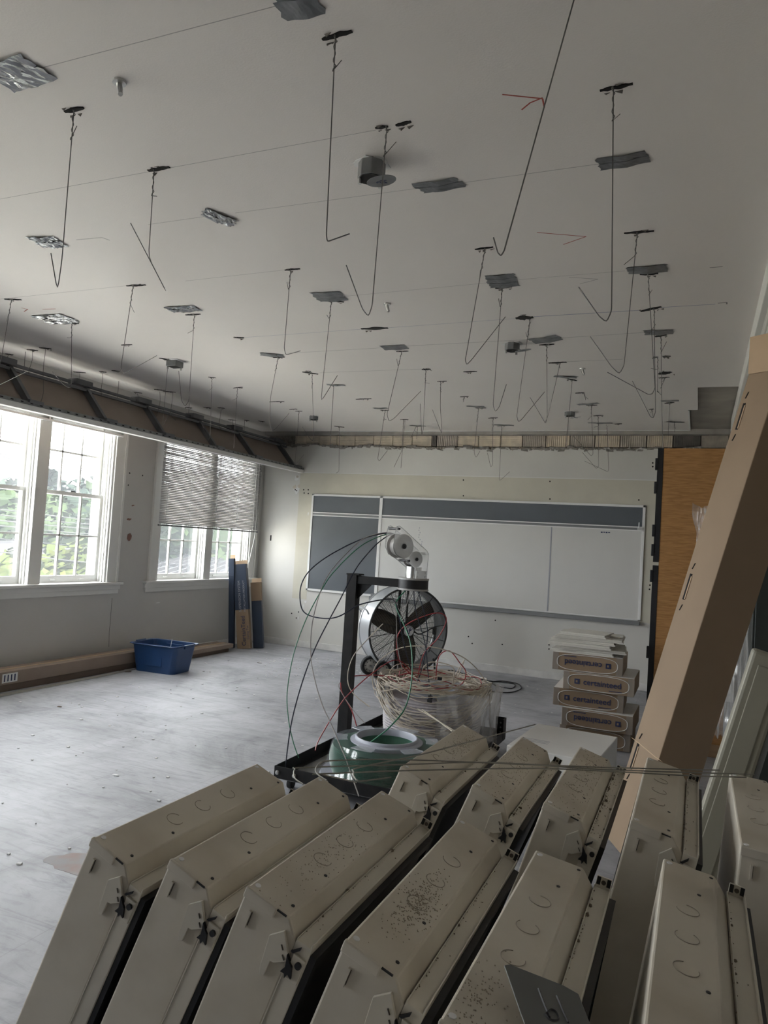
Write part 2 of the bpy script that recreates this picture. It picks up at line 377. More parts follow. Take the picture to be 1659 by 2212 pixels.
# mouldings and pipes high on the right wall
tag(MB().box(0.335, XW, YF, 9.45, 2.98, ZC).build('trim_2', 'plaster_wall', bevel=0.004), 'boxed-out plaster soffit along the right wall', 'soffit', kind='structure')
tag(MB().box(0.285, 0.335, YF, 9.4, 3.25, ZC).build('trim_1', 'wood_trim', bevel=0.004), 'white cornice board where ceiling meets right wall', 'trim', kind='structure')
for k, (xx_, zz) in enumerate(((0.325, 3.20), (0.32, 3.14), (0.325, 3.08))):
    mb = MB().cyl((xx_, YF, zz), (xx_, 9.5, zz), 0.013, 10); o = mb.build('conduit_pipe', 'conduit', smooth=True)
    tag(o, 'thin painted conduit on right wall, %s of three' % ('top', 'middle', 'bottom')[k], 'pipe', 'conduits on the right wall')
e = empty('wall_box', (0.335, 4.0, 2.93), label='dark grey metal box high on the right wall', cat='metal box')
MB().box(-0.02, 0.0, -0.30, 0.30, 0, 0.32).build('cabinet', 'grey_box', e, bevel=0.004)
MB().box(-0.024, -0.02, -0.27, 0.27, 0.03, 0.29).build('front_panel', mat('grey_panel', (0.12, 0.125, 0.12), 0.7, bump=0.4, bscale=200), e)
# baseboards
def base(name, x0, x1, y0, y1):
    tag(MB().box(x0, x1, y0, y1, 0, 0.10).build(name, 'baseboard', bevel=0.006), 'scuffed white baseboard', 'baseboard', kind='structure')
base('baseboard_left', XL, XL+0.022, YF, YB); base('baseboard_back', XL+0.022, XW, YB-0.022, YB); base('baseboard_right', XW-0.02, XW, YF, YB-0.03)
# marks on the walls (children of the walls)
def ragged(mb, c, u, v, n=12, thick=0.002, rr=random.Random(11), nrm=(0,-1,0)):
    c, u, v, nrm = map(Vector, (c, u, v, nrm))
    ps = []
    for i in range(n):
        a = 2*math.pi*i/n; k = rr.uniform(0.6, 1.05); ps.append((math.cos(a)*k, math.sin(a)*k))
    return mb.prism(ps, lambda a, b: c+u*a+v*b, lambda a, b: c+u*a+v*b+nrm*thick)
for px, py, a, b in ((287, 1092, .03, .02), (279, 1122, .045, .03), (280, 1160, .05, .10)):
    p = onx(px, py, XL); ragged(MB(), p, (0, a, 0), (0, .01, b*.6), nrm=(1,0,0)).build('peeled_patch', 'patch_brown', wl)
mb = MB(); pts = [onx(px, py, XL+0.001) for px, py in ((242, 1292), (240, 1320), (238, 1345), (236, 1365), (235, 1398))]; mb.tube(pts, 0.003, 4); mb.build('crack', 'grey_box', wl)
for a in ((340,1302,.05,.008),): p = onx(a[0], a[1], XL); ragged(MB(), p, (0,a[2],0), (0,0,a[3]), nrm=(1,0,0)).build('scrape', 'patch_white', wl)
for px, py in ((280,1022),(277,1048),(308,1027)): p = onx(px, py, XL); ragged(MB(), p, (0,.012,0), (0,0,.012), nrm=(1,0,0)).build('nail_hole', 'void', wl)
yb = YB
def plate(x0, x1, z0, z1, mt='raw_wall', t=0.0015, name='bare_band'): return MB().box(x0, x1, yb-t, yb, z0, z1).build(name, mt, wb)
plate(-5.92, -0.42, 2.42, 2.76); plate(-5.92, -5.66, 0.75, 2.42); plate(-0.67, -0.42, 0.88, 2.42)
plate(-5.9, -0.42, 2.757, 2.766, 'patch_white', 0.004, 'paint_ridge')
for px, py, a, b, mt in ((641, 1034, .06, .07, 'patch_white'), (641, 1058, .085, .10, 'patch_white'), (642, 1030, .035, .03, 'clay_grey'), (637, 1052, .05, .06, 'clay_grey'), (646, 1050, .035, .05, 'clay_grey'),
                          (655, 1312, .02, .10, 'patch_white'), (660, 1300, .03, .03, 'patch_white'), (668, 1200, .012, .10, 'patch_white'), (666, 1110, .012, .05, 'patch_white'), (645, 1335, .02, .05, 'patch_white')):
    p = ony(px, py, yb-0.0015 if 'white' in mt else yb-0.004); ragged(MB(), p, (a*.8,0,0), (0,0,b*.7), 14).build('plaster_patch', mt, wb)
for px, py in ((638,1058),(641,1060),(656,1058),(666,1058),(657,1065),(666,1066),(1001,1037),(1001,1071),(1188,1040),(1188,1078),(630,1325),(645,1322),(640,1335),(1416,1180),(1404,1264),(1403,1273),(1410,1000),(1410,1008),(1380,1080),(1186,1393),(1186,1402),(1012,1375),(1020,1390),(1085,1392),(1070,1340)):
    p = ony(px, py, yb-0.002); MB().cyl(p, p+Vector((0,-.002,0)), 0.011, 8).build('screw_hole', 'void', wb)
p = ony(585, 1162, yb); MB().box(p.x-0.012, p.x+0.012, yb-0.002, yb, p.z-0.045, p.z+0.045).build('wall_slot', 'void', wb)

# ------------------------------------------------------------------ windows
def make_window(name, yc, label, blind_side):
    e = empty(name, (XL, yc, 0), label=label, cat='window', kind='structure')
    mb = MB()
    for s in (-1, 1):
        a, b = sorted((s*HALF, s*1.24)); mb.box(0, 0.022, a, b, 1.03, 3.22)
        a, b = sorted((s*1.215, s*1.25)); mb.box(0, 0.035, a, b, 1.03, 3.24)
        a, b = sorted((s*1.045, s*HALF)); mb.box(-0.24, 0.0, a, b, 1.0, 3.08)
        for d0, d1, t in ((-0.09, -0.07, .02), (-0.05, -0.03, .012), (-0.145, -0.135, .014)):
            a, b = sorted((s*(1.045-t), s*1.045)); mb.box(d0, d1, a, b, 1.03, 3.05)
    mb.box(0, 0.022, -1.24, 1.24, 3.05, 3.22)
    mb.box(-0.24, 0, -HALF, HALF, 3.05, 3.08)
    mb.build('casing', 'wood_trim', e, bevel=0.003)
    mb = MB().box(-0.22, 0.02, -0.08, 0.08, 1.03, 3.05)
    for s in (-1, 1):
        for d0, d1, t in ((-0.09, -0.07, .02), (-0.05, -0.03, .012)):
            a, b = sorted((s*0.08, s*(0.08+t))); mb.box(d0, d1, a, b, 1.03, 3.05)
    mb.build('window_post', 'wood_trim', e, bevel=0.003)
    st = MB().box(-0.24, 0.065, -1.32, 1.32, 0.995, 1.03).build('stool', 'wood_trim', e, bevel=0.008)
    MB().box(0, 0.03, -1.30, 1.30, 0.94, 0.995).box(0, 0.022, -1.28, 1.28, 0.885, 0.94).build('apron', 'wood_trim', e, bevel=0.004)
    for s in (-1, 1):
        a, b = sorted((s*0.08, s*1.045))
        for up in (0, 1):
            x = -0.175 if up else -0.125
            z0, z1 = (2.03, 3.05) if up else (1.03, 2.075)
            rb, rt = (0.042, 0.06) if up else (0.08, 0.042)
            mb = MB(); sw = 0.05; th = 0.018
            mb.box(x-th, x+th, a, a+sw, z0, z1); mb.box(x-th, x+th, b-sw, b, z0, z1)
            mb.box(x-th, x+th, a+sw, b-sw, z0, z0+rb); mb.box(x-th, x+th, a+sw, b-sw, z1-rt, z1)
            gy0, gy1, gz0, gz1 = a+sw, b-sw, z0+rb, z1-rt; mw = 0.011
            for k in (1, 2): yy = gy0+(gy1-gy0)*k/3; mb.box(x-th*.8, x+th*.8, yy-mw, yy+mw, gz0, gz1)
            zz = (gz0+gz1)/2; mb.box(x-th*.8, x+th*.8, gy0, gy1, zz-mw, zz+mw)
            so = mb.build('sash', 'sash_paint', e)
            pw = (gy1-gy0)/3; ph = (gz1-gz0)/2; first = None
            for i in range(3):
                for j in range(2):
                    if first is None:
                        first = MB().box(-0.002, 0.002, -pw/2+.004, pw/2-.004, -ph/2+.004, ph/2-.004).build('pane', 'window_glass', so); q = first
                    else: q = dup(first, so)
                    q.location = (x, gy0+pw*(i+.5), gz0+ph*(j+.5))
            if not up:
                for k in (0.28, 0.72):
                    yy = a+(b-a)*k; MB().box(x+th, x+th+0.022, yy-0.035, yy+0.035, z0+0.028, z0+0.048).build('sash_lift', 'sash_paint', so, bevel=0.004)
            else:
                yy = (a+b)/2; MB().box(x+th-.01, x+th+0.05, yy-0.03, yy+0.03, z0+0.046, z0+0.06).build('sash_lock', 'galv', so)
    return e
make_window('window_1', WIN_C[1], 'tall white double window beside the bare wall pier', 0)
make_window('window_2', WIN_C[0], 'white double window in the corner, half covered by blinds', 0)
make_window('window_3', WIN_C[2], 'white double window nearest the camera', 0)
make_window('window_4', WIN_C[3], 'white double window behind the camera', 0)
for i, c in enumerate(WIN_C):
    ld = bpy.data.lights.new('window_portal', 'AREA'); ld.shape = 'RECTANGLE'; ld.size = 2.05; ld.size_y = 2.2
    lo = bpy.data.objects.new('window_portal', ld); sc.collection.objects.link(lo)
    lo.location = (XL-0.30, c, 2.04); lo.rotation_euler = (0, R_(-90), 0)
    ld.cycles.is_portal = True

# lowered venetian blind on the corner window
bl = empty('venetian_blind', (XL+0.06, 8.98, 0), label='lowered grey venetian blind over the corner window', cat='blind')
mat('slat_m', (0.40, 0.395, 0.385), 0.45); M_ = MATS['slat_m']
b0, b1 = -1.20, 1.17
sl = MB(); n = 6
vs_ = []; 
for y in (b0, b1):
    for i in range(n+1):
        t = -1+2*i/n; vs_.append((0.0135*t, y, 0.0028*(1-t*t)))
sl.add(vs_, [(i, i+1, n+2+i, n+1+i) for i in range(n)])
s0 = None; zt, zb = 3.02, 1.80; ns = 54
rj = random.Random(21)
for i in range(ns):
    z = zb+(zt-zb)*i/(ns-1)
    if s0 is None: s0 = sl.build('slat', 'slat_m', bl, smooth=True); q = s0
    else: q = dup(s0, bl)
    q.location = (0, 0, z); tilt = 62.5
    q.rotation_euler = (R_(rj.uniform(-.08, .08)), R_(tilt+rj.uniform(-3, 3)), 0)
    if i in (38, 39, 40, 41, 45, 46): q.rotation_euler = (R_(rj.uniform(-.6, .6)), R_(tilt+rj.uniform(-22, 6)), R_(rj.uniform(-.4, .4)))
MB().box(-0.014, 0.014, b0, b1, zb-0.045, zb-0.022).build('bottom_rail', 'alu_grey', bl, bevel=0.003)
MB().box(-0.02, 0.02, b0, b1, zt+0.02, zt+0.055).build('head_rail', 'alu_white', bl)
for y in (b0+.12, b0+.62, b0+1.22, b0+1.75, b1-.16):
    for x in (-0.0135, 0.0135): MB().cyl((x, y, zb-.03), (x, y, zt+.03), 0.0022, 5).build('ladder_cord', 'ink_white', bl)
MB().tube(spline([(0.02, b1-.1, zt), (0.02, b1-.09, 2.3), (0.025, b1-.1, 1.75), (0.02, b1-.16, 1.45), (0.03, b1-.22, 1.28)]), 0.003, 5).build('pull_cord', 'ink_white', bl)
# raised blind bundles on the other windows
for c, lab in ((WIN_C[1], 'raised blind bundled at the top of the tall window'), (WIN_C[2], 'raised blind bundled above the window nearest the camera')):
    rbl = empty('raised_blind', (XL+0.05, c, 2.83), label=lab, cat='blind')
    MB().box(-0.02, 0.02, -1.15, 1.15, 0.10, 0.14).build('head_rail', 'alu_white', rbl)
    sp = None
    for k in range(14):
        if sp is None: sp = MB().box(-0.0125, 0.0125, -1.13, 1.13, 0, 0.0022).build('slat', 'slat_m', rbl); q = sp
        else: q = dup(sp, rbl)
        q.location = (0.001*(k % 3), 0, 0.004+0.0065*k)
    MB().box(-0.014, 0.014, -1.13, 1.13, -0.02, 0.0).build('bottom_rail', 'alu_white', rbl)
    for y in (-.8, 0, .8): MB().box(0.0135, 0.016, y-.01, y+.01, -0.02, 0.12).build('ladder_tape', 'ink_white', rbl)

# ------------------------------------------------------------------ sloped bulkhead left over from the dropped ceiling
sf = empty('window_bulkhead', (0, 0, 0), label='dark steel framed sloping bulkhead hanging above the windows', cat='bulkhead')
B0 = Vector((-5.885, 0, 2.80)); T0 = Vector((-6.25, 0, 3.20)); y0, y1 = YF+0.05, YB-0.02
dv = (T0-B0).normalized(); nv = Vector((dv.z, 0, -dv.x))          # normal towards the plenum (up, into the room)
if nv.z < 0: nv = -nv
def bar(a, b, hw, hn, name, mt):
    a, b = Vector(a), Vector(b); d = b-a; u = d.normalized()
    side = u.cross(nv).normalized()
    return MB().obox((a+b)/2, d/2, side*hw, nv*hn).build(name, mt, sf)
c0 = (B0+T0)/2-nv*0.045
ypan = [y0] + [5.07-1.0*k for k in range(8, 0, -1) if 5.07-k > y0+.1] + [5.07, 6.05, 7.0, 8.03, 8.95, 10.1, y1]
for i in range(len(ypan)-1):
    a, b = ypan[i]+.003, ypan[i+1]-.003
    MB().obox((c0.x, (a+b)/2, c0.z), dv*((T0-B0).length/2+.02), Vector((0, (b-a)/2, 0)), nv*0.008).build('gypsum_panel', 'drywall_paper', sf)
for yy in ypan[1:-1]:
    p0 = B0+dv*0.02; p1 = T0; p0.y = p1.y = 0
    bar(Vector((p0.x, yy, p0.z)), Vector((p1.x, yy+0.02, p1.z)), 0.022, 0.032, 'stud', 'dark_stud')
    q = T0+nv*0.02; MB().box(q.x-0.06, q.x+0.07, yy-0.17, yy+0.05, q.z-0.01, q.z+0.05).build('top_bracket', 'dark_stud', sf)
    q = B0+nv*0.03; MB().box(q.x-0.04, q.x+0.04, yy-0.06, yy+0.10, q.z+0.0, q.z+0.03).build('foot_bracket', 'dark_stud', sf)
for k, off in enumerate((0.0, 0.05)):
    q = T0-dv*off+nv*(0.03 if k == 0 else 0.01); MB().box(q.x-0.018, q.x+0.018, y0, y1, q.z-0.014, q.z+0.014).build('top_rail', 'dark_stud', sf)
MB().box(B0.x-0.03, B0.x+0.035, y0, y1, B0.z+0.0, B0.z+0.035).build('bottom_track', 'galv', sf)
mb = MB(); yy = y0+.05
while yy < y1-.05: mb.box(B0.x+0.034, B0.x+0.0365, yy, yy+0.03, B0.z+0.012, B0.z+0.022); yy += 0.11
mb.build('track_slots', 'void', sf)
MB().box(B0.x-0.045, B0.x+0.03, y0, y1, B0.z-0.05, B0.z).build('finished_edge', 'wood_trim', sf)
for yy in (4.1, 5.3, 6.6, 7.9, 9.2): MB().cyl((T0.x-.03, yy, T0.z), (T0.x-.03, yy, ZC), 0.003, 5).build('hanger', 'wire', sf)

# ------------------------------------------------------------------ chalkboard / whiteboard on the back wall
bd = empty('classroom_board', (0, YB, 0), label='long wall board with grey chalkboard strips and white panels', cat='board')
def bz(px, py): p = ony(px, py, YB-0.02); return p.x, p.z
BX0, BX1, BZ0, BZ1 = -5.67, -0.665, 0.90, 2.425
dx = bz(824, 1080)[0]; zr = bz(750, 1110)[1]; jx = bz(1187, 1230)[0]
def bbox(x0, x1, z0, z1, d0, d1, name, mt, bev=0.0): return MB().box(x0, x1, -d1, -d0, z0, z1).build(name, mt, bd, bevel=bev)
bbox(BX0, dx, zr, BZ1, 0.002, 0.016, 'tack_strip', 'chalkboard'); bbox(dx, BX1, zr, BZ1, 0.002, 0.016, 'tack_strip', 'chalkboard')
bbox(BX0, dx, BZ0, zr, 0.002, 0.016, 'chalkboard', 'chalkboard')
bbox(dx, jx-.003, BZ0, zr, 0.002, 0.016, 'white_panel', 'whiteboard'); bbox(jx+.003, BX1, BZ0, zr, 0.002, 0.016, 'white_panel', 'whiteboard')
bbox(jx-.008, jx+.008, BZ0, zr, 0.014, 0.019, 'joint_strip', 'ink_grey')
for a in ((BX0, BX1, BZ1-.03, BZ1), (BX0, dx, BZ0-.005, BZ0+.03), (BX0, BX0+.035, BZ0, BZ1), (BX1-.035, BX1, BZ0, BZ1), (dx-.025, dx+.025, BZ0, BZ1), (dx, BX1, BZ0, BZ0+.018)):
    bbox(*a, 0.0, 0.026, 'frame_bar', 'alu_white', 0.003)
for dz in (0.0, -0.045): bbox(BX0+.01, BX1-.02, zr+dz-.007, zr+dz+.007, 0.016, 0.042, 'map_rail', 'alu_white')
bbox(BX0+.01, BX1-.02, zr-.04, zr-.005, 0.010, 0.024, 'rail_web', 'alu_grey')
hk = ony(1382, 1140, YB-.05); MB().box(hk.x-.03, hk.x+.03, -.06, -.035, hk.z-.03, hk.z+.0).cyl((hk.x-.01, -.055, hk.z), (hk.x-.01, -.055, hk.z+.07), .006, 8).build('map_hook', 'alu', bd)
tx0 = bz(800, 1290)[0]
MB().box(tx0, BX1-.005, -0.075, 0, BZ0-.055, BZ0-.008).box(tx0, BX1-.005, -0.08, -0.07, BZ0-.055, BZ0+.0).build('chalk_tray', 'alu_grey', bd, bevel=0.004)
MB().box(tx0+.02, tx0+.22, -0.07, -0.01, BZ0-.008, BZ0+.045).build('tray_end', 'alu_grey', bd, bevel=0.01)
mk = bz(1306, 1150)
for k, l in enumerate((.03, .02, .035, .025)): MB().box(mk[0]-.05+.032*k, mk[0]-.05+.032*k+.024, -.018, -.016, mk[1]-.008+.003*(k % 2), mk[1]+.008).build('marker_smudge', 'ink_navy', bd)
rj = random.Random(4)
for k in range(10):
    a = bz(908+rj.uniform(-4, 4), 1140+k*5); MB().box(a[0]-.006, a[0]+.006, -.018, -.016, a[1]-.012, a[1]+.006).build('marker_smudge', 'ink_grey', bd)

# ------------------------------------------------------------------ tall veneered panel at the right
YP = 7.28
pn = empty('veneer_door_panel', (0, YP, 0), label='tall orange veneer panel with black hinged edge', cat='door panel')
MB().box(-0.335, 0.26, 0, 0.045, 0.11, 2.75).build('panel', 'veneer', pn, bevel=0.002)
MB().box(-0.385, -0.335, -0.004, 0.05, 0.05, 1.66).box(-0.385, -0.335, -0.004, 0.05, 1.69, 2.75).build('edge_strip', 'black', pn)
for z in (2.60, 2.38, 1.98, 1.80, 1.56, 0.86): MB().box(-0.405, -0.378, -0.012, 0.03, z-.055, z+.055).build('hinge', 'black', pn, bevel=0.004)
MB().box(-0.335, 0.26, -0.01, 0.045, 0.0, 0.11).build('base_rail', 'pallet_wood', pn, bevel=0.003)
for z in (.035, .075): MB().cyl((.12, -.0115, z), (.12, -.008, z), .007, 8).build('screw', 'void', pn)

# ================================================================== CEILING: slots, tape, hanging wires
ZS = ZC-0.0015
def slot(x0, y0, x1, y1, wd=0.035, seed=0, big=1.0):
    """a torn slot in the plaster between two photo points: dark gap with ragged hanging edges"""
    rr = random.Random(seed+int(x0*7+y0)); a = onz(x0, y0, ZC); b = onz(x1, y1, ZC); d = b-a; L_ = d.length; u = d.normalized(); v = Vector((-u.y, u.x, 0)); c = (a+b)/2
    n = 9; up = []; dn = []
    for i in range(n+1):
        t = i/n; env = 0.35+0.65*math.sin(math.pi*min(max(t*1.02, 0.06), 0.94)); k = wd*env*big*.46
        s = (t-.5)*L_; up.append((s, k*rr.uniform(.35, .75))); dn.append((s, -k*rr.uniform(.35, .75)))
    poly = up+dn[::-1]
    f = lambda z: (lambda p, q: Vector((0,0,0))+u*p+v*q+Vector((0,0,z)))
    mb = MB().prism(poly, f(0.0), f(-0.004))
    o = mb.build('torn_slot', 'void', ceil, loc=(c.x, c.y, ZC))
    # flaps of torn paper hanging from the rim
    mb = MB()
    for k in range(3):
        s = rr.uniform(-.42, .42)*L_; w_ = rr.uniform(.006, .016); q = wd*.5*rr.choice((-1, 1)); dz = rr.uniform(.004, .014)
        mb.prism([(-w_, 0), (w_, 0), (rr.uniform(-w_, w_), -dz)], lambda p, z, s=s, q=q: u*(s+p)+v*q+Vector((0,0,z-.003)), lambda p, z, s=s, q=q: u*(s+p)+v*(q+.003)+Vector((0,0,z-.003)))
    mb.build('torn_flap', 'clay_dark', o)
    return o
def wire_r(p): return 0.0023
def hang(path, label=None, group=None, tail=None, twist=True, slot_=None, r=0.0022):
    """hanger wire: first photo point lies on the ceiling, the others hang in the plane through it"""
    a = onz(*path[0], ZC-0.002); pts = [a]
    for q in path[1:]: pts.append(ony(q[0], q[1], a.y))
    e = empty('hanger_wire', a, label=label, cat='wire', group=group)
    loc = rel(pts, a); L_ = (loc[1]-loc[0]).length
    # round every bend a little
    fine = [loc[0]]
    for i in range(1, len(loc)-1):
        p, q, n_ = loc[i-1], loc[i], loc[i+1]; k = min(0.035, (q-p).length*.3, (n_-q).length*.3)
        A = q+(p-q).normalized()*k; B = q+(n_-q).normalized()*k
        fine += [A, A*.25+q*.5+B*.25, B]
    fine.append(loc[-1])
    MB().tube(fine, r, 5).build('wire', 'wire', e)
    if twist:
        rr = random.Random(int(path[0][0]*3)); d = (loc[1]-loc[0]).normalized(); tl = min(0.13, L_*.35); a1 = d.orthogonal().normalized(); a2 = d.cross(a1); pp = []
        for k in range(22):
            t = k/21; pp.append(d*(tl*t)+(a1*math.cos(t*19)+a2*math.sin(t*19))*(0.0042+.002*math.sin(t*9)))
        if tail: pp.append(ony(tail[0], tail[1], a.y)-a)
        else: pp.append(pp[-1]+Vector((rr.uniform(-.05, .05), rr.uniform(-.02, .02), rr.uniform(-.05, .01))))
        MB().tube(pp, r*.8, 4).build('twisted_end', 'wire', e)
    if slot_: slot(*slot_)
    return e
G1 = 'hanger wires dangling from the ceiling'
hang([(725,74),(705,508),(707,522),(755,505)], 'hanger wire with short kicked-out foot, hanging left of the centre junction box', G1, (738,130), slot_=(696,84,760,66,.045))
hang([(160,236),(134,560),(124,629),(110,547)], 'hanger wire with tight V end in the upper left, below the foil patch', G1, (166,272), slot_=(140,241,181,232,.05))
hang([(333,365),(321,556),(361,634),(282,482)], 'hanger wire crossed by its own slanting end, left half of the ceiling', G1, (339,424), slot_=(320,368,366,360,.05))
e_ = hang([(836,272),(804,660),(796,684),(783,668),(748,573)], 'long hanger wire with hooked end passing in front of the centre junction box', G1, (856,306), slot_=(811,276,838,272,.035)); slot(855,270,888,262,.045)
hang([(1325,187),(1321,672),(1310,696),(1294,683),(1250,620)], 'long straight hanger wire with hooked end crossing the tape patch at right', G1, (1340,246), slot_=(1296,195,1367,180,.04))
hang([(1262,-80),(1089,542),(1082,553),(1075,546),(1066,513)], 'slanting hanger wire running in from the top edge of the picture', G1, twist=False)
hang([(1377,501),(1348,790),(1338,808),(1322,793),(1275,727)], 'hanger wire with wide hook, right of centre under the far tape strip', G1, slot_=(1348,503,1413,498,.05))
hang([(1048,536),(1005,778),(1008,788),(1018,778),(1092,684)], 'hanger wire with end bent up into a wide V, near ceiling centre', G1, slot_=(1026,538,1065,533,.04))
hang([(1085,620),(1065,875),(1070,890),(1079,878),(1094,830)], 'hanger wire with narrow hook below the double tape patch', G1, (1077,645), slot_=(1070,622,1106,619,.05))
hang([(628,582),(614,752),(617,767),(649,758)], 'hanger wire with small foot bent to the right, left of centre', G1, (620,609), slot_=(615,583,648,580,.04))
hang([(716,649),(693,868),(729,811)], 'hanger wire with sharp upward V beside the strip taped left of centre', G1, (706,680), slot_=(708,648,743,652,.05))
hang([(868,759),(836,895),(840,910),(850,905),(909,845)], 'hanger wire with shallow hook beneath the middle tape strip', G1, (857,775), slot_=(856,759,882,758,.05))
hang([(288,615),(261,795),(266,807),(276,803),(339,768)], 'hanger wire with long foot bent right, above the bulkhead', G1, (290,675), slot_=(273,617,315,615,.05))
hang([(420,679),(408,866),(400,878),(392,866),(386,801)], 'hanger wire with long narrow hook next to the foil strip at left', G1, slot_=(401,680,433,678,.05))
hang([(25,646),(-4,815),(-2,832),(57,803)], 'hanger wire at the left edge of the picture', G1, slot_=(10,646,46,647,.05))
hang([(155,697),(154,830),(150,838),(138,832),(113,803)], 'hanger wire with looped hook hanging left over the bulkhead', G1, slot_=(145,697,170,698,.06))
hang([(363,782),(351,922),(371,884)], 'hanger wire with V end below the square junction box', G1, twist=False, slot_=(344,773,380,780,.10))
hang([(458,815),(454,940),(450,952),(445,946),(435,908)], 'narrow hooked hanger wire in front of the bulkhead', G1, slot_=(450,814,466,816,.05))
hang([(513,837),(505,968)], 'straight hanger wire reaching down to the bulkhead edge', G1, slot_=(504,838,524,836,.05))
hang([(601,771),(584,860),(583,918),(588,931),(596,926),(625,892)], 'kinked hanger wire with open hook below a grey tape strip at left', G1, slot_=(590,772,615,771,.05))
hang([(674,806),(678,945),(675,953),(668,945),(653,922)], 'hanger wire with hook turned left, left of centre toward the back wall', G1, slot_=(653,803,687,808,.09))
G2 = 'hanger wires near the back wall'; LB = 'thin hanger wire dangling near the back wall'
FARW = (([(721,831),(713,965)], (712,832,734,831,.05)), ([(646,888),(637,1006),(657,981)], (638,888,653,888,.05)), ([(832,886),(816,991),(819,996),(837,973)], (822,886,840,886,.05)),
    ([(920,798),(914,930),(911,940),(908,872)], (912,798,930,797,.09)), ([(952,824),(951,880),(955,939),(934,885)], (945,824,965,823,.05)), ([(875,906),(866,1011)], (867,906,882,906,.05)), ([(872,907),(868,974),(851,1009)], None),
    ([(733,921),(732,1018),(726,1022)], (722,920,743,923,.09)), ([(1034,881),(1024,978),(1028,989),(1037,974)], (1027,881,1050,881,.06)), ([(1065,902),(1064,1004),(1060,1009),(1053,978)], (1055,903,1075,902,.05)),
    ([(1084,921),(1078,1040),(1101,1019)], (1075,920,1092,919,.05)), ([(1292,898),(1293,1008),(1288,1012),(1258,977)], (1282,898,1303,897,.05)), ([(1311,917),(1315,1020),(1263,996)], (1328,916,1343,915,.09)),
    ([(1236,822),(1222,966)], (1226,818,1246,822,.07)), ([(1277,875),(1281,981),(1277,985),(1238,941)], (1266,875,1290,875,.06)), ([(1447,870),(1443,941)], (1436,871,1456,869,.07)), ([(1457,911),(1457,934)], None), ([(1408,884),(1411,900)], (1402,884,1412,883,.06)),
    ([(1437,815),(1427,839)], (1424,816,1446,814,.05)), ([(1420,845),(1428,853)], None), ([(1262,850),(1265,864)], (1243,849,1262,848,.05)), ([(1003,858),(1001,868)], (994,857,1012,856,.04)), ([(900,920),(887,946)], None), ([(902,920),(900,948)], None))
for n_w, (pth, sl_) in enumerate(sorted(FARW, key=lambda q: q[0][0][0])):
    hang(pth, LB+', %s from the left' % ORD[n_w], G2, twist=pth[-1][1]-pth[0][1] < 60 or len(pth) > 2, slot_=sl_, r=0.0024)
hang([(1145,690),(1116,900),(1120,911),(1126,907),(1177,846)], 'hanger wire with wide hook below the big black tear', G1, (1136,718), slot_=(1114,687,1152,685,.16))
hang([(1181,744),(1182,900),(1179,916),(1145,858)], 'hanger wire under the taped patch right of the dark junction box, hook turned left', G1, slot_=(1166,745,1197,743,.05))
hang([(1210,784),(1204,811),(1184,898),(1177,914)], 'leaning hanger wire whose foot meets its neighbour\'s hook', G1, slot_=(1185,784,1224,782,.07))
hang([(1400,592),(1415,838),(1409,851),(1400,852),(1312,804)], 'hanger wire with very wide hook at right, under the stepped tape', G1, (1409,626), slot_=(1382,592,1422,590,.06))
hang([(1413,666),(1416,890),(1411,903),(1405,900),(1366,823)], 'hanger wire from the jagged black tear at right, hook turned left', G1, slot_=(1384,672,1428,662,.07))
hang([(1428,727),(1429,866),(1432,969)], 'straight hanger wire ending at the top of the veneer panel', G1, (1440,738), slot_=(1415,727,1440,723,.06))
hang([(1421,773),(1420,846)], 'short kinked hanger wire between two small tears at right', G1, slot_=(1410,771,1422,771,.04)); slot(1431,769,1449,769,.05)
slot(1423,808,1449,803,.16)
for s_ in ((505,729,527,729,.06), (262,745,285,744,.05), (582,868,614,867,.05), (769,862,802,861,.05), (780,710,838,708,.10), (1001,803,1030,802,.06), (625,884,641,883,.05), (660,801,672,802,.03), (590,766,605,768,.06)): slot(*s_)
for px, py, l in ((18,765,22),(70,756,24),(98,752,26),(172,804,26),(222,803,16),(250,801,18),(298,848,18),(345,842,24),(366,846,28),(408,880,14),(448,880,18),(478,881,16),(503,907,20),(533,908,10),(565,910,14)):
    slot(px-l/2, py-1, px+l/2, py+1, .07)
rj = random.Random(31)
for n_w, (px, py, L_) in enumerate(((18,766,.22),(70,757,.24),(99,752,.55),(172,806,.22),(222,805,.25),(297,850,.2),(345,846,.3),(374,846,.35),(478,884,.28),(503,908,.2))):
    a = onz(px, py, ZC-.002); e = empty('hanger_wire', a, label='short hanger wire in the shade above the bulkhead, %s from the left' % ORD[n_w], cat='wire', group='hanger wires above the bulkhead')
    pp = [Vector((0,0,0)), Vector((rj.uniform(-.02,.02), 0, -L_*.4)), Vector((rj.uniform(-.03,.03), 0, -L_*.8)), Vector((rj.uniform(-.06,.06), 0.02, -L_))]
    MB().tube(spline(pp, 4), 0.003, 4).build('wire', 'wire', e)

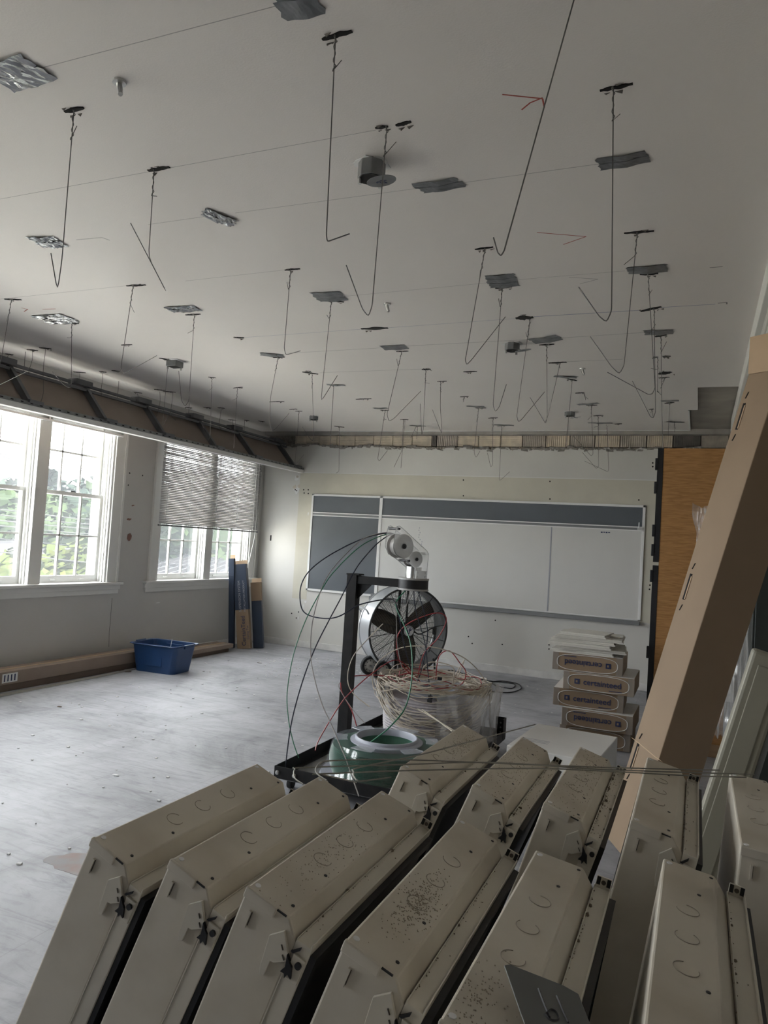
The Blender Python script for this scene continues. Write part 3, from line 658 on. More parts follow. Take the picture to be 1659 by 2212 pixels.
def tape(x0, y0, x1, y1, wd, label, foil=False, strips=2, seed=0):
    rr = random.Random(seed+int(x0)); a = onz(x0, y0, ZC); b = onz(x1, y1, ZC); d = b-a; L_ = d.length; u = d.normalized(); v = Vector((-u.y, u.x, 0)); c = (a+b)/2
    e = empty('tape_patch', (c.x, c.y, ZC), label=label, cat='tape')
    for k in range(strips):
        mb = MB(); nx, ny = 14, 4; off = (k-(strips-1)/2)*wd*.55; sh = rr.uniform(-.05, .05)*L_; ang = rr.uniform(-.03, .03); vs_ = []
        for i in range(nx+1):
            for j in range(ny+1):
                s = (i/nx-.5)*L_+sh; q = (j/ny-.5)*wd*.5+off*.8+ang*s
                if i in (0, nx): s += rr.uniform(-.008, .008)
                cr_ = (rr.uniform(0, .007) if foil else rr.uniform(0, .0015)) + .007*math.exp(-((s/(.10*L_+.02))**2))*(1 if strips > 0 else 0)
                vs_.append(u*s+v*q+Vector((0, 0, -.002-.0015*k-cr_)))
        fs_ = [(i*(ny+1)+j, (i+1)*(ny+1)+j, (i+1)*(ny+1)+j+1, i*(ny+1)+j+1) for i in range(nx) for j in range(ny)]
        o = mb.add(vs_, fs_).build('tape_strip', 'foil_tape' if foil else 'tape', e)
        so = o.modifiers.new('thick', 'SOLIDIFY'); so.thickness = 0.0008
    return e
tape(-8,170,85,140,.17,'large crinkled foil tape patch at the upper left edge',True,2)
tape(598,4,690,-12,.17,'large grey duct tape patch cut by the top edge',False,2)
tape(440,455,507,482,.11,'crinkled foil tape strip in the left half of the ceiling',True,2)
tape(76,522,132,520,.16,'small torn foil tape patch at far left',True,2)
tape(903,406,995,392,.105,'grey duct tape strip right of the centre junction box',False,2)
tape(1295,354,1402,336,.105,'long grey duct tape patch crossed by a hanger wire',False,2)
tape(362,668,424,664,.13,'thin foil tape patch above the hooked wire at left',True,2)
tape(88,690,154,686,.16,'striped foil tape patch near the bulkhead',True,3)
tape(1053,608,1116,603,.15,'double duct tape patch near ceiling centre',False,3)
tape(1354,584,1440,578,.12,'stepped duct tape patch at right',False,2)
tape(680,641,742,638,.13,'duct tape patch left of centre with torn wire ends',False,3)
tape(562,764,611,768,.12,'narrow grey tape strip left of centre toward the back',False,2)
tape(828,751,881,748,.14,'middle grey tape strip toward the back wall',False,2)
tape(1149,737,1209,728,.15,'tilted duct tape patch right of the dark junction box',False,2)
tape(1392,718,1455,716,.12,'straight duct tape strip at right, above twisted wires',False,2)
G3 = 'small tape strips near the back wall'
for n_w, a in enumerate(sorted(((1198,812,1247,815),(806,882,836,881),(1009,877,1048,878),(884,919,918,920),(1065,917,1108,919),(1250,874,1295,870),(1270,913,1323,914),(1427,866,1466,865),(1438,910,1476,912),(705,830,745,832)))):
    t_ = tape(*a, .13, 'small duct tape strip near the back wall, %s from the left' % ORD[n_w], False, 1); t_['group'] = G3
# pencil and chalk marks on the plaster
def mark(pts, mt='pencil', wd=0.0014, name='chalk_line'):
    pp = [onz(px, py, ZC) for px, py in pts]; c = pp[0]
    mb = MB()
    for i in range(len(pp)-1):
        a, b = pp[i], pp[i+1]; u = (b-a).normalized(); v = Vector((-u.y, u.x, 0))
        mb.obox((a+b)/2-c, (b-a)/2, v*wd, Vector((0, 0, .0006)))
    mb.build(name, mt, ceil, loc=(c.x, c.y, ZC))
for pts in (((92,146),(596,13)), ((0,430),(811,281)), ((320,485),(440,468)), ((508,460),(900,407)), ((997,395),(1294,354)), ((0,646),(275,617)), ((400,607),(615,583)), ((745,640),(1052,611)), ((1120,604),(1350,585)) ):
    if pts: mark(pts)
mark(((527,729),(780,711)), 'chalk_blue'); mark(((838,708),(1114,688)), 'chalk_blue'); mark(((1153,684),(1384,670)), 'chalk_blue', .004); mark(((1428,664),(1545,657)), 'chalk_blue', .003)
mark(((620,763),(830,751)), wd=.003); mark(((882,747),(1150,733)), wd=.003); mark(((1210,730),(1392,718)), wd=.003); mark(((690,805),(912,797)), wd=.003); mark(((1225,781),(1345,776)), wd=.003)
mark(((1085,204),(1172,213),(1176,232)), 'red_pencil', .003, 'pencil_mark'); mark(((1172,211),(1145,222),(1127,237)), 'red_pencil', .003, 'pencil_mark')
mark(((1160,502),(1266,511),(1217,528)), 'red_pencil', .0025, 'pencil_mark'); mark(((1229,599),(1292,603),(1253,613)), 'pencil', .0025, 'pencil_mark')
mark(((1533,578),(1561,576)), 'grey_box', .003, 'pencil_mark'); mark(((1551,655),(1570,653),(1570,657)), 'grey_box', .004, 'pencil_mark')
mark(((46,665),(60,668),(52,673)), 'red_pencil', .003, 'pencil_mark'); mark(((92,668),(120,667)), 'red_pencil', .003, 'pencil_mark'); mark(((165,518),(220,513),(237,519)), 'pencil', .003, 'pencil_mark')

# junction boxes and fasteners
def jbox(px, py, r, h, label, plate_px=None, square=False):
    a = onz(px, py, ZC); e = empty('junction_box', (a.x, a.y, ZC), label=label, cat='junction box')
    n = 4 if square else 8
    ps = [(math.cos(2*math.pi*(i+.5)/n)*r, math.sin(2*math.pi*(i+.5)/n)*r) for i in range(n)]
    MB().prism(ps, lambda p, q: (p, q, 0.0), lambda p, q: (p, q, -h)).build('can', 'galv', e, bevel=.003)
    ps2 = [(p*.9, q*.9) for p, q in ps]
    MB().prism(ps2, lambda p, q: (p, q, -h-.0005), lambda p, q: (p, q, -h-.002)).build('can_opening', 'void', e)
    for k in (0, 1):
        an = 1.0+k*2.6; MB().cyl((math.cos(an)*r*.8, math.sin(an)*r*.8, -h), (math.cos(an)*r*.8, math.sin(an)*r*.8, -h-.025), .009, 8).build('mounting_screw', 'steel', e)
    ragged(MB(), (0, 0, -.001), (r*1.45, 0, 0), (0, r*1.3, 0), 16, .003, random.Random(int(px)), (0, 0, -1)).build('plaster_ring', 'patch_white', e)
    if plate_px:
        p = ony(plate_px[0], plate_px[1], a.y-.05)-Vector((a.x, a.y, ZC))
        pl = MB().lathe([(0, -.001), (r*1.05, -.001), (r*1.05, .001), (0, .001)], 28).build('cover_plate', 'galv', e, loc=p); pl.rotation_euler = (R_(10), R_(-8), 0)
        MB().tube([(0, 0, -h), p*.5+Vector((0.01, 0, -.02)), p], .003, 5).build('cover_screw', 'wire', e)
        if r > .058:
            text('204', .035, 'ink_navy', e, frame(p+Vector((0, 0, -.0045)), (-1, -.2, 0), (0.2, -1, 0)))
    return e
jbox(804,352,.062,.075,'octagonal steel junction box with hanging round cover at ceiling centre',(824,391))
jbox(1107,742,.062,.06,'dark octagonal junction box with dangling cover, right of centre',(1130,757))
jbox(1231,890,.062,.05,'small octagonal junction box close to the back wall',(1243,902))
jbox(378,780,.085,.06,'square junction box in a torn hole above the bulkhead',None,True)
jbox(678,899,.062,.05,'octagonal junction box left of centre near the back wall')
for px, py, lab in ((258,176,'bright metal clip screwed to the ceiling at upper left'), (836,656,'pale metal clip on the ceiling near its centre'), (1258,796,'tiny metal clip right of centre')):
    a = onz(px, py, ZC); e = empty('ceiling_clip', (a.x, a.y, ZC), label=lab, cat='clip')
    MB().lathe([(0, 0), (.028, 0), (.026, -.008), (0, -.01)], 16).build('washer', 'steel', e); MB().tube([(0, 0, -.008), (.005, 0, -.03), (.02, -.01, -.06)], [.010, .012, .009], 8).build('bolt', 'steel', e)

# ================================================================== OUTSIDE
GZ = -5.2
tag(MB().box(-27, XL-0.9, -30, 45, GZ-0.02, GZ+0.02).build('bounce_ground', mat('bounce_pale', (0.66, 0.65, 0.60), 0.9, var=.12, scale=.5)), 'added pale ground sheet, unseen, bouncing daylight up to the ceiling', 'ground', kind='structure')  # unseen pale sheet added to throw daylight up onto the ceiling
tag(MB().box(-160, XL-0.9, -60, 160, GZ-0.3, GZ).build('yard_ground', mat('lawn', (0.30, 0.29, 0.245), 0.95, var=0.3, scale=0.4)), 'grass and drives below the windows', 'ground', kind='structure')
LEAFM = {}
def leafmat(name, c1, c2):
    return mat(name, c1, 0.8, col2=c2, scale=1.2, lo=0.35, hi=0.65, spec=0.05)
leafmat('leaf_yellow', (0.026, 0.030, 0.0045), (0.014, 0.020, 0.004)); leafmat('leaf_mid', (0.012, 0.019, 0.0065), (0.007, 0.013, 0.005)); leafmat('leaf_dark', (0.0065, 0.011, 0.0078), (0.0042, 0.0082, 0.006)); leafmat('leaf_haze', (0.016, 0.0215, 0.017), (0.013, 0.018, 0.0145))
mat('bark', (0.008, 0.0065, 0.005), 0.9, spec=.05)
def tree(base, height, rad, mt, label, seed, n=4200, leaf=0.22, conifer=False):
    rr = random.Random(seed); e = empty('spruce_tree' if conifer else 'leafy_tree', base, label=label, cat='tree', group=None)
    MB().tube([(0, 0, 0), (0.05, 0, height*.4), (0, 0, height*(.97 if conifer else .7))], [.03*height*.5, .02*height*.5, .03], 8).build('trunk', 'bark', e)
    mb = MB(); vs_ = []; fs_ = []
    blobs = []
    if not conifer:
        for k in range(22):
            a = rr.uniform(0, 6.283); t = rr.uniform(.28, .92); rad_t = rad*math.sin(math.pi*min(.95, (t-.15)*1.05))**.6
            blobs.append((Vector((math.cos(a)*rad_t*rr.uniform(.2, .75), math.sin(a)*rad_t*rr.uniform(.2, .75), t*height)), rad*rr.uniform(.28, .45)))
        blobs.append((Vector((0, 0, height*.86)), rad*.4))
    for k in range(n):
        if conifer:
            t = rr.random()**.8; tier = int(t*16)/16; rmax = rad*(1-tier)*(.9+.15*math.sin(tier*40)); a = rr.choice(range(11))*6.283/11+tier*9+rr.gauss(0, .09); q = rmax*rr.random()**.6
            p = Vector((math.cos(a)*q, math.sin(a)*q, height*(.08+.92*tier)-q*.32+rr.uniform(-.12, .12)))
        else:
            c, br = rr.choice(blobs); d = Vector((rr.gauss(0,1), rr.gauss(0,1), rr.gauss(0,1))).normalized(); p = c+d*br*rr.uniform(.75, 1.05)
        u = Vector((rr.gauss(0,1), rr.gauss(0,1), rr.gauss(0,.5))).normalized(); v = u.orthogonal().normalized(); l = leaf*rr.uniform(.6, 1.3); o = len(vs_)
        vs_ += [p-u*l, p+v*l*.55, p+u*l, p-v*l*.55]; fs_.append((o, o+1, o+2, o+3))
    mb.add(vs_, fs_)
    if not conifer:
        for c, br in blobs: mb.lathe([(0.01, -br*.8), (br*.6, -br*.5), (br*.8, 0), (br*.6, br*.5), (0.01, br*.8)], 9, c)
    tag(mb.build('foliage', mt, e), kind='stuff')
    return e
def plant(px, py_top, dist, rad, mt, label, seed, **k):
    p = far(px, py_top, dist); return tree((p.x, p.y, GZ), p.z-GZ, rad, mt, label, seed, **k)
plant(113, 1003, 46, 2.9, 'leaf_dark', 'tall dark spruce seen through the tall window', 1, conifer=True, n=9000, leaf=.34)
plant(185, 1085, 44, 5.2, 'leaf_dark', 'dark round tree right of the spruce', 2, leaf=.32)
plant(120, 1130, 34, 3.6, 'leaf_mid', 'mid green tree in front of the spruce', 3, leaf=.26)
plant(20, 1070, 38, 4.4, 'leaf_mid', 'green tree behind the left window sash', 4, leaf=.28)
plant(105, 1190, 22, 2.6, 'leaf_yellow', 'yellow green bush low in the tall window', 5, leaf=.17)
plant(168, 1203, 21, 2.3, 'leaf_yellow', 'lime bush before the white gable', 6, leaf=.16)
plant(12, 1190, 20, 2.4, 'leaf_yellow', 'yellow green bush low at the left edge', 7, leaf=.17)
plant(355, 1070, 30, 4.6, 'leaf_mid', 'large green tree behind the corner window', 8, leaf=.24, n=3400)
plant(395, 1120, 40, 4.4, 'leaf_yellow', 'pale green tree right of the large one', 9, leaf=.26)
plant(480, 1090, 52, 6.5, 'leaf_dark', 'dark tree behind the grey gabled house', 10, leaf=.36)
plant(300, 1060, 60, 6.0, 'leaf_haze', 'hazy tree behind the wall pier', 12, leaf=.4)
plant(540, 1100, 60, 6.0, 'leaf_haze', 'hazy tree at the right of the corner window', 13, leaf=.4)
rj = random.Random(77)
for k in range(10):
    px = -120+k*75; p = far(px, 1052+18*math.sin(k*1.9)+px*.06, 105)
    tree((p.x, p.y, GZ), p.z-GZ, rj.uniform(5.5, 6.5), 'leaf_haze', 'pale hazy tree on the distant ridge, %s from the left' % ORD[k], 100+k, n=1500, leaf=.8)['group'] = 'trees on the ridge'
mat('siding_white', (0.019, 0.019, 0.0195), 0.8, spec=.05); mat('siding_grey', (0.011, 0.0118, 0.013), 0.8, spec=.05); mat('roof_plum', (0.014, 0.0115, 0.0135), 0.8, var=.1, spec=.1); mat('roof_grey', (0.013, 0.013, 0.0145), 0.8, spec=.1); mat('brick_red', (0.02, 0.009, 0.007), 0.9); mat('metal_roof', (0.018, 0.0193, 0.020), 0.6, spec=.1); mat('pane_far', (0.004, 0.0045, 0.005), .4, spec=.1)
def house(px, py_ridge, dist, w_, l_, rot, wall, roof, label, wallh=3.0, rise=1.8, chim=False, metal=False):
    p = far(px, py_ridge, dist); hz = p.z-GZ; wh = max(1.5, hz-rise); e = empty('house', (p.x, p.y, GZ), (0, 0, R_(rot)), label, 'house')
    MB().prism([(-w_/2, 0), (w_/2, 0), (w_/2, wh), (0, wh+rise), (-w_/2, wh)], lambda a, b: (a, -l_/2, b), lambda a, b: (a, l_/2, b)).build('walls', wall, e)
    for s in (-1, 1):
        sl_ = math.hypot(w_/2, rise); ux = Vector((s*w_/2, 0, -rise)).normalized(); nn = Vector((s*rise, 0, w_/2)).normalized()
        MB().obox(Vector((s*w_/4, 0, wh+rise/2))+nn*.08+ux*.15, ux*(sl_/2+.3), Vector((0, l_/2+.35, 0)), nn*.07).build('roof_slope', roof, e)
        if metal:
            for k in range(int(l_/.6)):
                MB().obox(Vector((s*w_/4, -l_/2+.3+k*.6, wh+rise/2))+nn*.19+ux*.15, ux*(sl_/2+.3), Vector((0, .04, 0)), nn*.05).build('roof_seam', 'roof_grey', e)
    for s in (-1, 1):
        for k in (-1, 1):
            MB().box(k*w_*.22-.35, k*w_*.22+.35, s*l_/2-.04, s*l_/2+.04, wh-1.5, wh-.2).build('window', 'pane_far', e)
        MB().box(-.3, .3, s*l_/2-.04, s*l_/2+.04, wh+rise*.15, wh+rise*.5).build('attic_window', 'pane_far', e)
    if chim: MB().box(-.4, .4, l_*.2, l_*.2+.7, wh+rise*.4, wh+rise+1.1).build('chimney', 'brick_red', e)
    return e
house(170, 1165, 36, 8, 12, 75, 'siding_grey', 'roof_plum', 'plum roofed house beyond the lime bush', rise=2.6)
house(150, 1198, 24.5, 4.5, 5, 28, 'siding_white', 'roof_grey', 'small white gabled house low in the tall window', rise=1.1)
house(2, 1180, 30, 6, 7, 30, 'siding_white', 'roof_grey', 'white gabled house at the left edge', rise=1.6)
house(487, 1182, 46, 7, 14, 35, 'siding_grey', 'roof_plum', 'grey gabled house with plum roof behind the corner window', rise=2.6)
house(352, 1222, 30, 5, 6, 20, 'siding_white', 'roof_grey', 'house with red brick chimney behind the corner window', rise=1.2, chim=True)
house(365, 1238, 20, 5, 7, 60, 'siding_white', 'metal_roof', 'low shed with ribbed metal roof below the corner window', rise=0.8, metal=True)
house(490, 1225, 25, 5, 8, 60, 'siding_white', 'metal_roof', 'long low shed in front of the grey gabled house', rise=1.0, metal=True)
lw_ = 0
for i, (y0_, y1_, d0, d1) in enumerate(((1094,1112,19,30),(1107,1121,19,30),(1120,1128,18,30),(1131,1140,18,30),(1186,1203,15,26),(970,1016,24,36),(976,1020,24,36),(1160,1166,17,30))):
    a = far(-60, y0_, d0); b = far(330, y1_+12, d1); c_ = far(620, y1_+30, d1+10)
    pts = spline([a+(a-b)*.6, a, (a+b)/2-Vector((0,0,.12)), b, c_], 6); o_ = pts[0]
    tag(MB().tube(rel(pts, o_), .014, 5).build('power_line', mat('cable_dark', (.006,.006,.007), .8, spec=.05) if i > 4 else mat('cable_pale', (.018,.018,.018), .8, spec=.05), loc=o_), 'overhead power line, %s across the windows' % ('first','second','third','fourth','fifth','topmost','just below the topmost','lowest')[i], 'power line', 'overhead power lines')

# ================================================================== TROFFER HOUSINGS (foreground)
TH, TL, TT = 1.10, 0.60, 0.152
UC, UB = 0.120, 0.094      # crease and bend of the top panel
def make_troffer():
    e = empty('light_fixture_housing')
    prof = [(0, 0), (UB, 0), (UC, .03), (UC, TH-.03), (UB, TH), (0, TH)]
    MB().prism(prof, lambda a, b: (a, 0, b), lambda a, b: (a, TL, b)).build('housing', 'cream_enamel', e, bevel=0.004)
    # lip channel around the lamp side
    mb = MB(); z0, z1 = .018, TH-.024
    mb.box(UC, TT, 0, TL, z0, z1)
    mb.box(TT-.003, TT, 0, TL, z1, z1+.008); mb.box(UC, UC+.002, 0.0, TL, z1, z1+.004)
    lip = mb.build('lip_channel', 'cream_clean', e, bevel=0.0015)
    for y, s in ((TL, 1),):                        # upright end tabs with black clip holes
        a, b = (y-.004, y) if s > 0 else (y-.003, y+.001)
        tb = MB().box(UC+.002, TT-.002, a, b, z1-.03, z1+.022).build('end_tab', 'cream_clean', e, bevel=0.001)
        yy = a-.001 if s < 0 else a-.0015
        for x0, x1 in ((UC+.003, UC+.010), (TT-.010, TT-.003)): MB().box(x0, x1, yy, b+.0008, z1+.006, z1+.021).build('clip_hole', 'black', tb)
        MB().cyl((UC+.016, yy, z1+.012), (UC+.016, b+.001, z1+.012), .0045, 8).build('tab_screw', 'fan_blade', tb)
    # lamp side: black gasket and dark door
    mb = MB(); g = .02
    for a in ((.004, g+.004, .03, TH-.036), (TL-g-.004, TL-.004, .03, TH-.036), (g, TL-g, .03, .03+g), (g, TL-g, TH-.036-g, TH-.036)): mb.box(TT, TT+.012, a[0], a[1], a[2], a[3])
    mb.build('gasket', 'black', e)
    MB().box(TT-.001, TT+.003, .02, TL-.02, .04, TH-.05).build('lens_door', 'lens_dark', e)
    MB().box(TT+.003, TT+.006, .026, .030, .05, TH-.06).build('door_bead', 'cream_clean', e)
    # near end plate: folded flange, slot, pressed tab with hook, latch, bolt
    MB().box(0.0, .068, -.004, .004, TH-.018, TH+.0015).build('flange', 'cream_enamel', e, bevel=0.002)
    MB().box(.068, .088, -.001, .002, TH-.0035, TH-.001).build('flange_slit', 'black', e)
    MB().box(.027, .0285, -.0025, 0, TH-.060, TH-.034).build('hanger_slot', 'fan_blade', e, bevel=.001)
    MB().box(.0225, .027, -.005, 0, TH-.064, TH-.032).build('slot_lip', 'cream_enamel', e)
    ps = [(.074, TH-.045), (.096, TH-.022), (.124, TH-.062), (.100, TH-.082), (.093, TH-.083), (.092, TH-.112), (.084, TH-.118), (.079, TH-.10)]
    tb = MB().prism(ps, lambda a, b: (a, -.006, b), lambda a, b: (a, 0, b)).build('pressed_tab', 'cream_clean', e, bevel=.001)
    for c in ((.104, TH-.048), (.112, TH-.062)): MB().obox((c[0], -.0065, c[1]), (.0030, 0, -.0034), (0, .001, 0), (.0007, 0, .0006)).build('tab_slit', 'fan_blade', tb)
    MB().box(UC+.006, TT-.001, -.0045, .0, TH-.092, TH-.046).build('latch_plate', 'cream_clean', e, bevel=.001)
    MB().cyl((.142, -.009, TH-.058), (.142, -.003, TH-.058), .006, 10).build('bolt', 'black', e)
    ps = [(.117, TH-.052), (.126, TH-.061), (.133, TH-.066), (.139, TH-.085), (.131, TH-.081), (.128, TH-.09), (.125, TH-.083), (.117, TH-.084), (.122, TH-.073), (.120, TH-.062)]
    MB().prism(ps, lambda a, b: (a, -.009, b), lambda a, b: (a, -.002, b)).build('latch', 'black', e)
    MB().prism([(.119, TH-.046), (.134, TH-.030), (.134, TH-.036), (.124, TH-.047)], lambda a, b: (a, -.004, b), lambda a, b: (a, .004, b)).build('latch_tooth', 'black', e)
    MB().box(UC-.001, UC+.001, -.0015, .0005, .03, TH-.06).build('end_seam', 'cream_clean', e)
    # knockouts and holes in the top
    for k in (0.20, 0.30, 0.40):
        a0 = 0.4+k*7; pp = [(.048+math.cos(a0+t*.2)*.0185, k+math.sin(a0+t*.2)*.0185, TH+.0005) for t in range(25)]
        MB().tube(pp, .0007, 4).build('knockout', mat('knockout_groove', (.30,.265,.21), .7), e)
    for x, y in ((.012, .018), (.012, TL-.018)): MB().cyl((x, y, TH), (x, y, TH+.0012), .0055, 10).build('corner_hole', 'ink_white', e)
    for x, y in ((.082, .03), (.078, .16), (.066, TL-.12), (.088, TL-.02)): MB().cyl((x, y, TH), (x, y, TH+.001), .0035, 8).build('screw_hole', 'black', e)
    return e
def crumbs(par, n, seed):
    rr = random.Random(seed); mb = MB()
    for k in range(n):
        y = rr.uniform(.02, TL-.02); s = rr.uniform(.0007, .0016)*(3.2 if rr.random() < .06 else 1); x = UC+.002+rr.uniform(-.003, .003); z = TH-.024+s*.5
        if rr.random() < (.35 if n > 100 else .06): x = rr.uniform(UC+.004, TT-.004)
        mb.lathe([(0.0002, -s*.8), (s, -s*.2), (s*.8, s*.5), (0.0002, s*.9)], 6, (x, y, z), (rr.uniform(-.4,.4), rr.uniform(-.4,.4), 1))
    tag(mb.build('dirt_crumbs', 'dust', par), kind='stuff')
def specks(par, n, cx, cy, sx, sy, seed, big=1.0):
    rr = random.Random(seed); mb = MB()
    for k in range(n):
        x = min(max(rr.gauss(cx, sx), .006), UB-.004); y = min(max(rr.gauss(cy, sy), .01), TL-.01); s = rr.uniform(.0004, .0010)*big
        mb.obox((x, y, TH+.0006), (s, s*.4, 0), (-s*.5, s, 0), (0, 0, .0005))
    tag(mb.build('dirt_specks', mat('speck', (.36,.31,.235), .9), par), kind='stuff')
proto = make_troffer()
GF, GB_ = 'front row of fixture housings', 'back row of fixture housings'
rows = [('F', (545,1650), (215,1810), 22, 0, 'cream metal fixture housing at the left end of the front row'),
        ('F', (690,1676), (368,1860), 22, 0, 'cream metal fixture housing, second from left in the front row'),
        ('F', (832,1709), (524,1914), 20, 40, 'dusty cream fixture housing, third from left in the front row'),
        ('F', (998,1772), (742,2022), 20, 60, 'cream fixture housing with brown speckles, left of the one carrying the grey plate'),
        ('F', (1165,1835), (935,2212), 9, 60, 'cream fixture housing with the grey numbered plate lying on it'),
        ('F', (1420,1864), (1410,2212), 8.5, 40, 'cream fixture housing right of the grey plate, front row'),
        ('B', (1005,1568), (862,1652), 22, 30, 'cream fixture housing at the left end of the back row, by the green spool'),
        ('B', (1140,1590), (1005,1698), 22, 120, 'cream fixture housing, second from left in the back row'),
        ('B', (1255,1611), (1172,1738), 17, 160, 'dirtiest cream fixture housing, middle of the back row'),
        ('B', (1403,1638), (1357,1770), 12, 50, 'cream fixture housing in front of the tall cardboard box'),
        ('B', (1583,1683), (1590,1808), 4, 10, 'cream fixture housing at the right end of the back row')]
HOUS = []
def place_troffer(x, ynear, th, label, grp, nd, first, yaw=0):
    e = proto if first else copy_tree(proto)
    t = R_(th); zb_ = TT*math.sin(t); e.location = (x-TH*math.sin(t), ynear, zb_+.002); e.rotation_euler = (0, t, R_(yaw)); tag(e, label, 'light fixture', grp)
    if nd: crumbs(e, nd, int(x*1000)+nd)
    HOUS.append(e); return e
for i, (row, fr, nr, th, nd, lab) in enumerate(rows):
    z = TH*math.cos(R_(th))+TT*math.sin(R_(th)); a = onz(*fr, z); b = onz(*nr, z)
    yn = (a.y-TL+b.y)/2
    h_ = place_troffer((a.x+b.x)/2, yn, th, lab, GF if row == 'F' else GB_, nd, False)
    if i == 3: specks(h_, 420, .05, .20, .016, .055, 5)
    elif i == 2: specks(h_, 160, .05, .22, .02, .10, 6, .8)
    elif i == 6: specks(h_, 260, .06, .42, .018, .09, 7, .9)
    elif i in (7, 8): specks(h_, 260, .05, .3, .03, .18, 8+i, .9)
    elif i == 4: specks(h_, 120, .03, .08, .015, .05, 9)
for ch in list(proto.children):
    for g in list(ch.children): bpy.data.objects.remove(g)
    bpy.data.objects.remove(ch)
bpy.data.objects.remove(proto)
# larger housing leaning behind the right end of the back row
big = empty('fixture_back_panel', (-0.125, 3.15, 0.06), (0, R_(14), 0), 'wide olive beige metal housing leaning at the right edge', 'light fixture')
MB().box(0, .13, 0, .10, 0, 1.37).build('housing', 'olive_enamel', big, bevel=.012)
MB().box(.03, .10, -.006, 0.0, .05, 1.32).build('raised_rib', 'olive_enamel', big, bevel=.005)
MB().box(.13, .15, .01, .09, .0, 1.35).build('side_flange', 'galv', big, bevel=.002)
# grey plate with number 19 lying on a housing
P0 = onz(1175, 2150, 1.125)
tp = empty('number_plate', P0, label='dark grey metal plate marked 61 lying on the housings', cat='plate')
cs = [onz(px, py, 1.125)-P0 for px, py in ((1088,2104),(1100,2100),(1217,2127),(1250,2140),(1290,2230),(1310,2300),(1170,2310),(1125,2200))]
cs = [(c.x, c.y) for c in cs]
def tz(x, y): return 0.0
MB().prism(cs, lambda a, b: (a, b, -.16*a), lambda a, b: (a, b, .0025-.16*a)).build('plate', 'tag_grey', tp, bevel=.001)
ring = [(1178,2187),(1190,2176),(1202,2180),(1207,2192),(1198,2197),(1186,2195)]
def onp(px, py): q = onz(px, py, 1.129)-P0; return Vector((q.x, q.y, .0035-.16*q.x))
MB().tube([onp(1163,2137), onp(1176,2168), onp(1188,2192)], .0014, 4).build('digit', 'black', tp)
MB().tube(spline([onp(*q) for q in ring+ring[:1]], 4), .0014, 4).build('digit', 'black', tp)
MB().tube([onp(1203,2146), onp(1215,2172), onp(1228,2197)], .0014, 4).build('digit', 'black', tp)
# loose hanger rods lying over the back row
GR = 'loose steel rods over the housings'
def rod(pts, lab, z=1.128, r=.0019):
    pp = []
    for q in pts: pp.append(onz(q[0], q[1], z+(q[2] if len(q) > 2 else 0)))
    o_ = pp[0]; tag(MB().tube(spline(rel(pp, o_), 5), r, 5).build('steel_rod', 'rod', loc=o_), lab, 'rod', GR)
rod([(706,1686),(682,1668),(690,1650),(720,1643),(870,1641),(1180,1653),(1350,1659),(1555,1664)], 'topmost steel rod lying over the back row, hooked at its left end')
rod([(655,1694),(636,1680),(637,1662),(655,1658),(860,1652),(1060,1647),(1300,1662),(1629,1673)], 'longest steel rod over the back row, looped at left', 1.126)
rod([(770,1690),(700,1674),(690,1672),(900,1664),(1160,1660),(1350,1668),(1500,1676),(1612,1679)], 'lowest steel rod over the back row', 1.124)
rod([(845,1679),(780,1687),(766,1680),(764,1668),(775,1658),(900,1632),(1000,1606),(1080,1585),(1156,1565)], 'slanting steel rod crossing over the leftmost back housing', 1.135)

# ================================================================== BLUE BIN, LONG CARTONS, CORNER BOXES
bn = empty('storage_bin', (-5.93, 7.33, 0), (0, 0, R_(4)), 'blue plastic storage bin on the floor under the window', 'storage bin')
def tubring(mb, lx0, ly0, z0, lx1, ly1, z1, rad=.06, n=5):
    def ringp(lx, ly, z):
        out = []
        for cx, cy, a0 in ((1,1,0),(-1,1,90),(-1,-1,180),(1,-1,270)):
            for k in range(n+1):
                a = R_(a0+90*k/n); out.append((cx*(lx-rad)+math.cos(a)*rad, cy*(ly-rad)+math.sin(a)*rad, z))
        return out
    A = ringp(lx0, ly0, z0); B = ringp(lx1, ly1, z1); k = len(A); return A, B
A, B = tubring(None, .27, .19, 0.0, .315, .225, .335); k = len(A)
IA, IB = tubring(None, .262, .182, 0.012, .306, .216, .335)
mb = MB(); mb.add(A+B+IB+IA, [tuple(range(k))[::-1]] + [(i, (i+1) % k, k+(i+1) % k, k+i) for i in range(k)] + [(k+i, k+(i+1) % k, 2*k+(i+1) % k, 2*k+i) for i in range(k)] + [(2*k+i, 2*k+(i+1) % k, 3*k+(i+1) % k, 3*k+i) for i in range(k)] + [tuple(range(3*k, 4*k))])
mb.build('tub', 'blue_plastic', bn)
mb = MB(); A, B = tubring(None, .312, .222, .318, .345, .25, .335); C_, D_ = tubring(None, .345, .25, .322, .345, .25, .345)
mb.add(A+B, [(i, (i+1) % k, k+(i+1) % k, k+i) for i in range(k)]); mb.build('rim', 'blue_plastic', bn).modifiers.new('t', 'SOLIDIFY').thickness = .006
for sx in (-1, 1): MB().box(sx*.345-.012, sx*.345+.012, -.09, .09, .30, .345).build('handle', 'blue_plastic', bn, bevel=.006)
for yy in (-.19, .19): MB().box(-.12, .12, yy*1.08-.006, yy*1.08+.006, .08, .30).build('stiffening_rib', 'blue_plastic', bn, bevel=.004)
wi = empty('wire_offcut', (-5.86, 7.33, 0.02), label='thin white wire sticking up out of the blue bin', cat='wire')
MB().tube([(0, 0, 0), (.01, 0, .2), (.03, .01, .37)], .004, 6).build('wire', 'ink_white', wi)
GC = 'long cartons along the window wall'
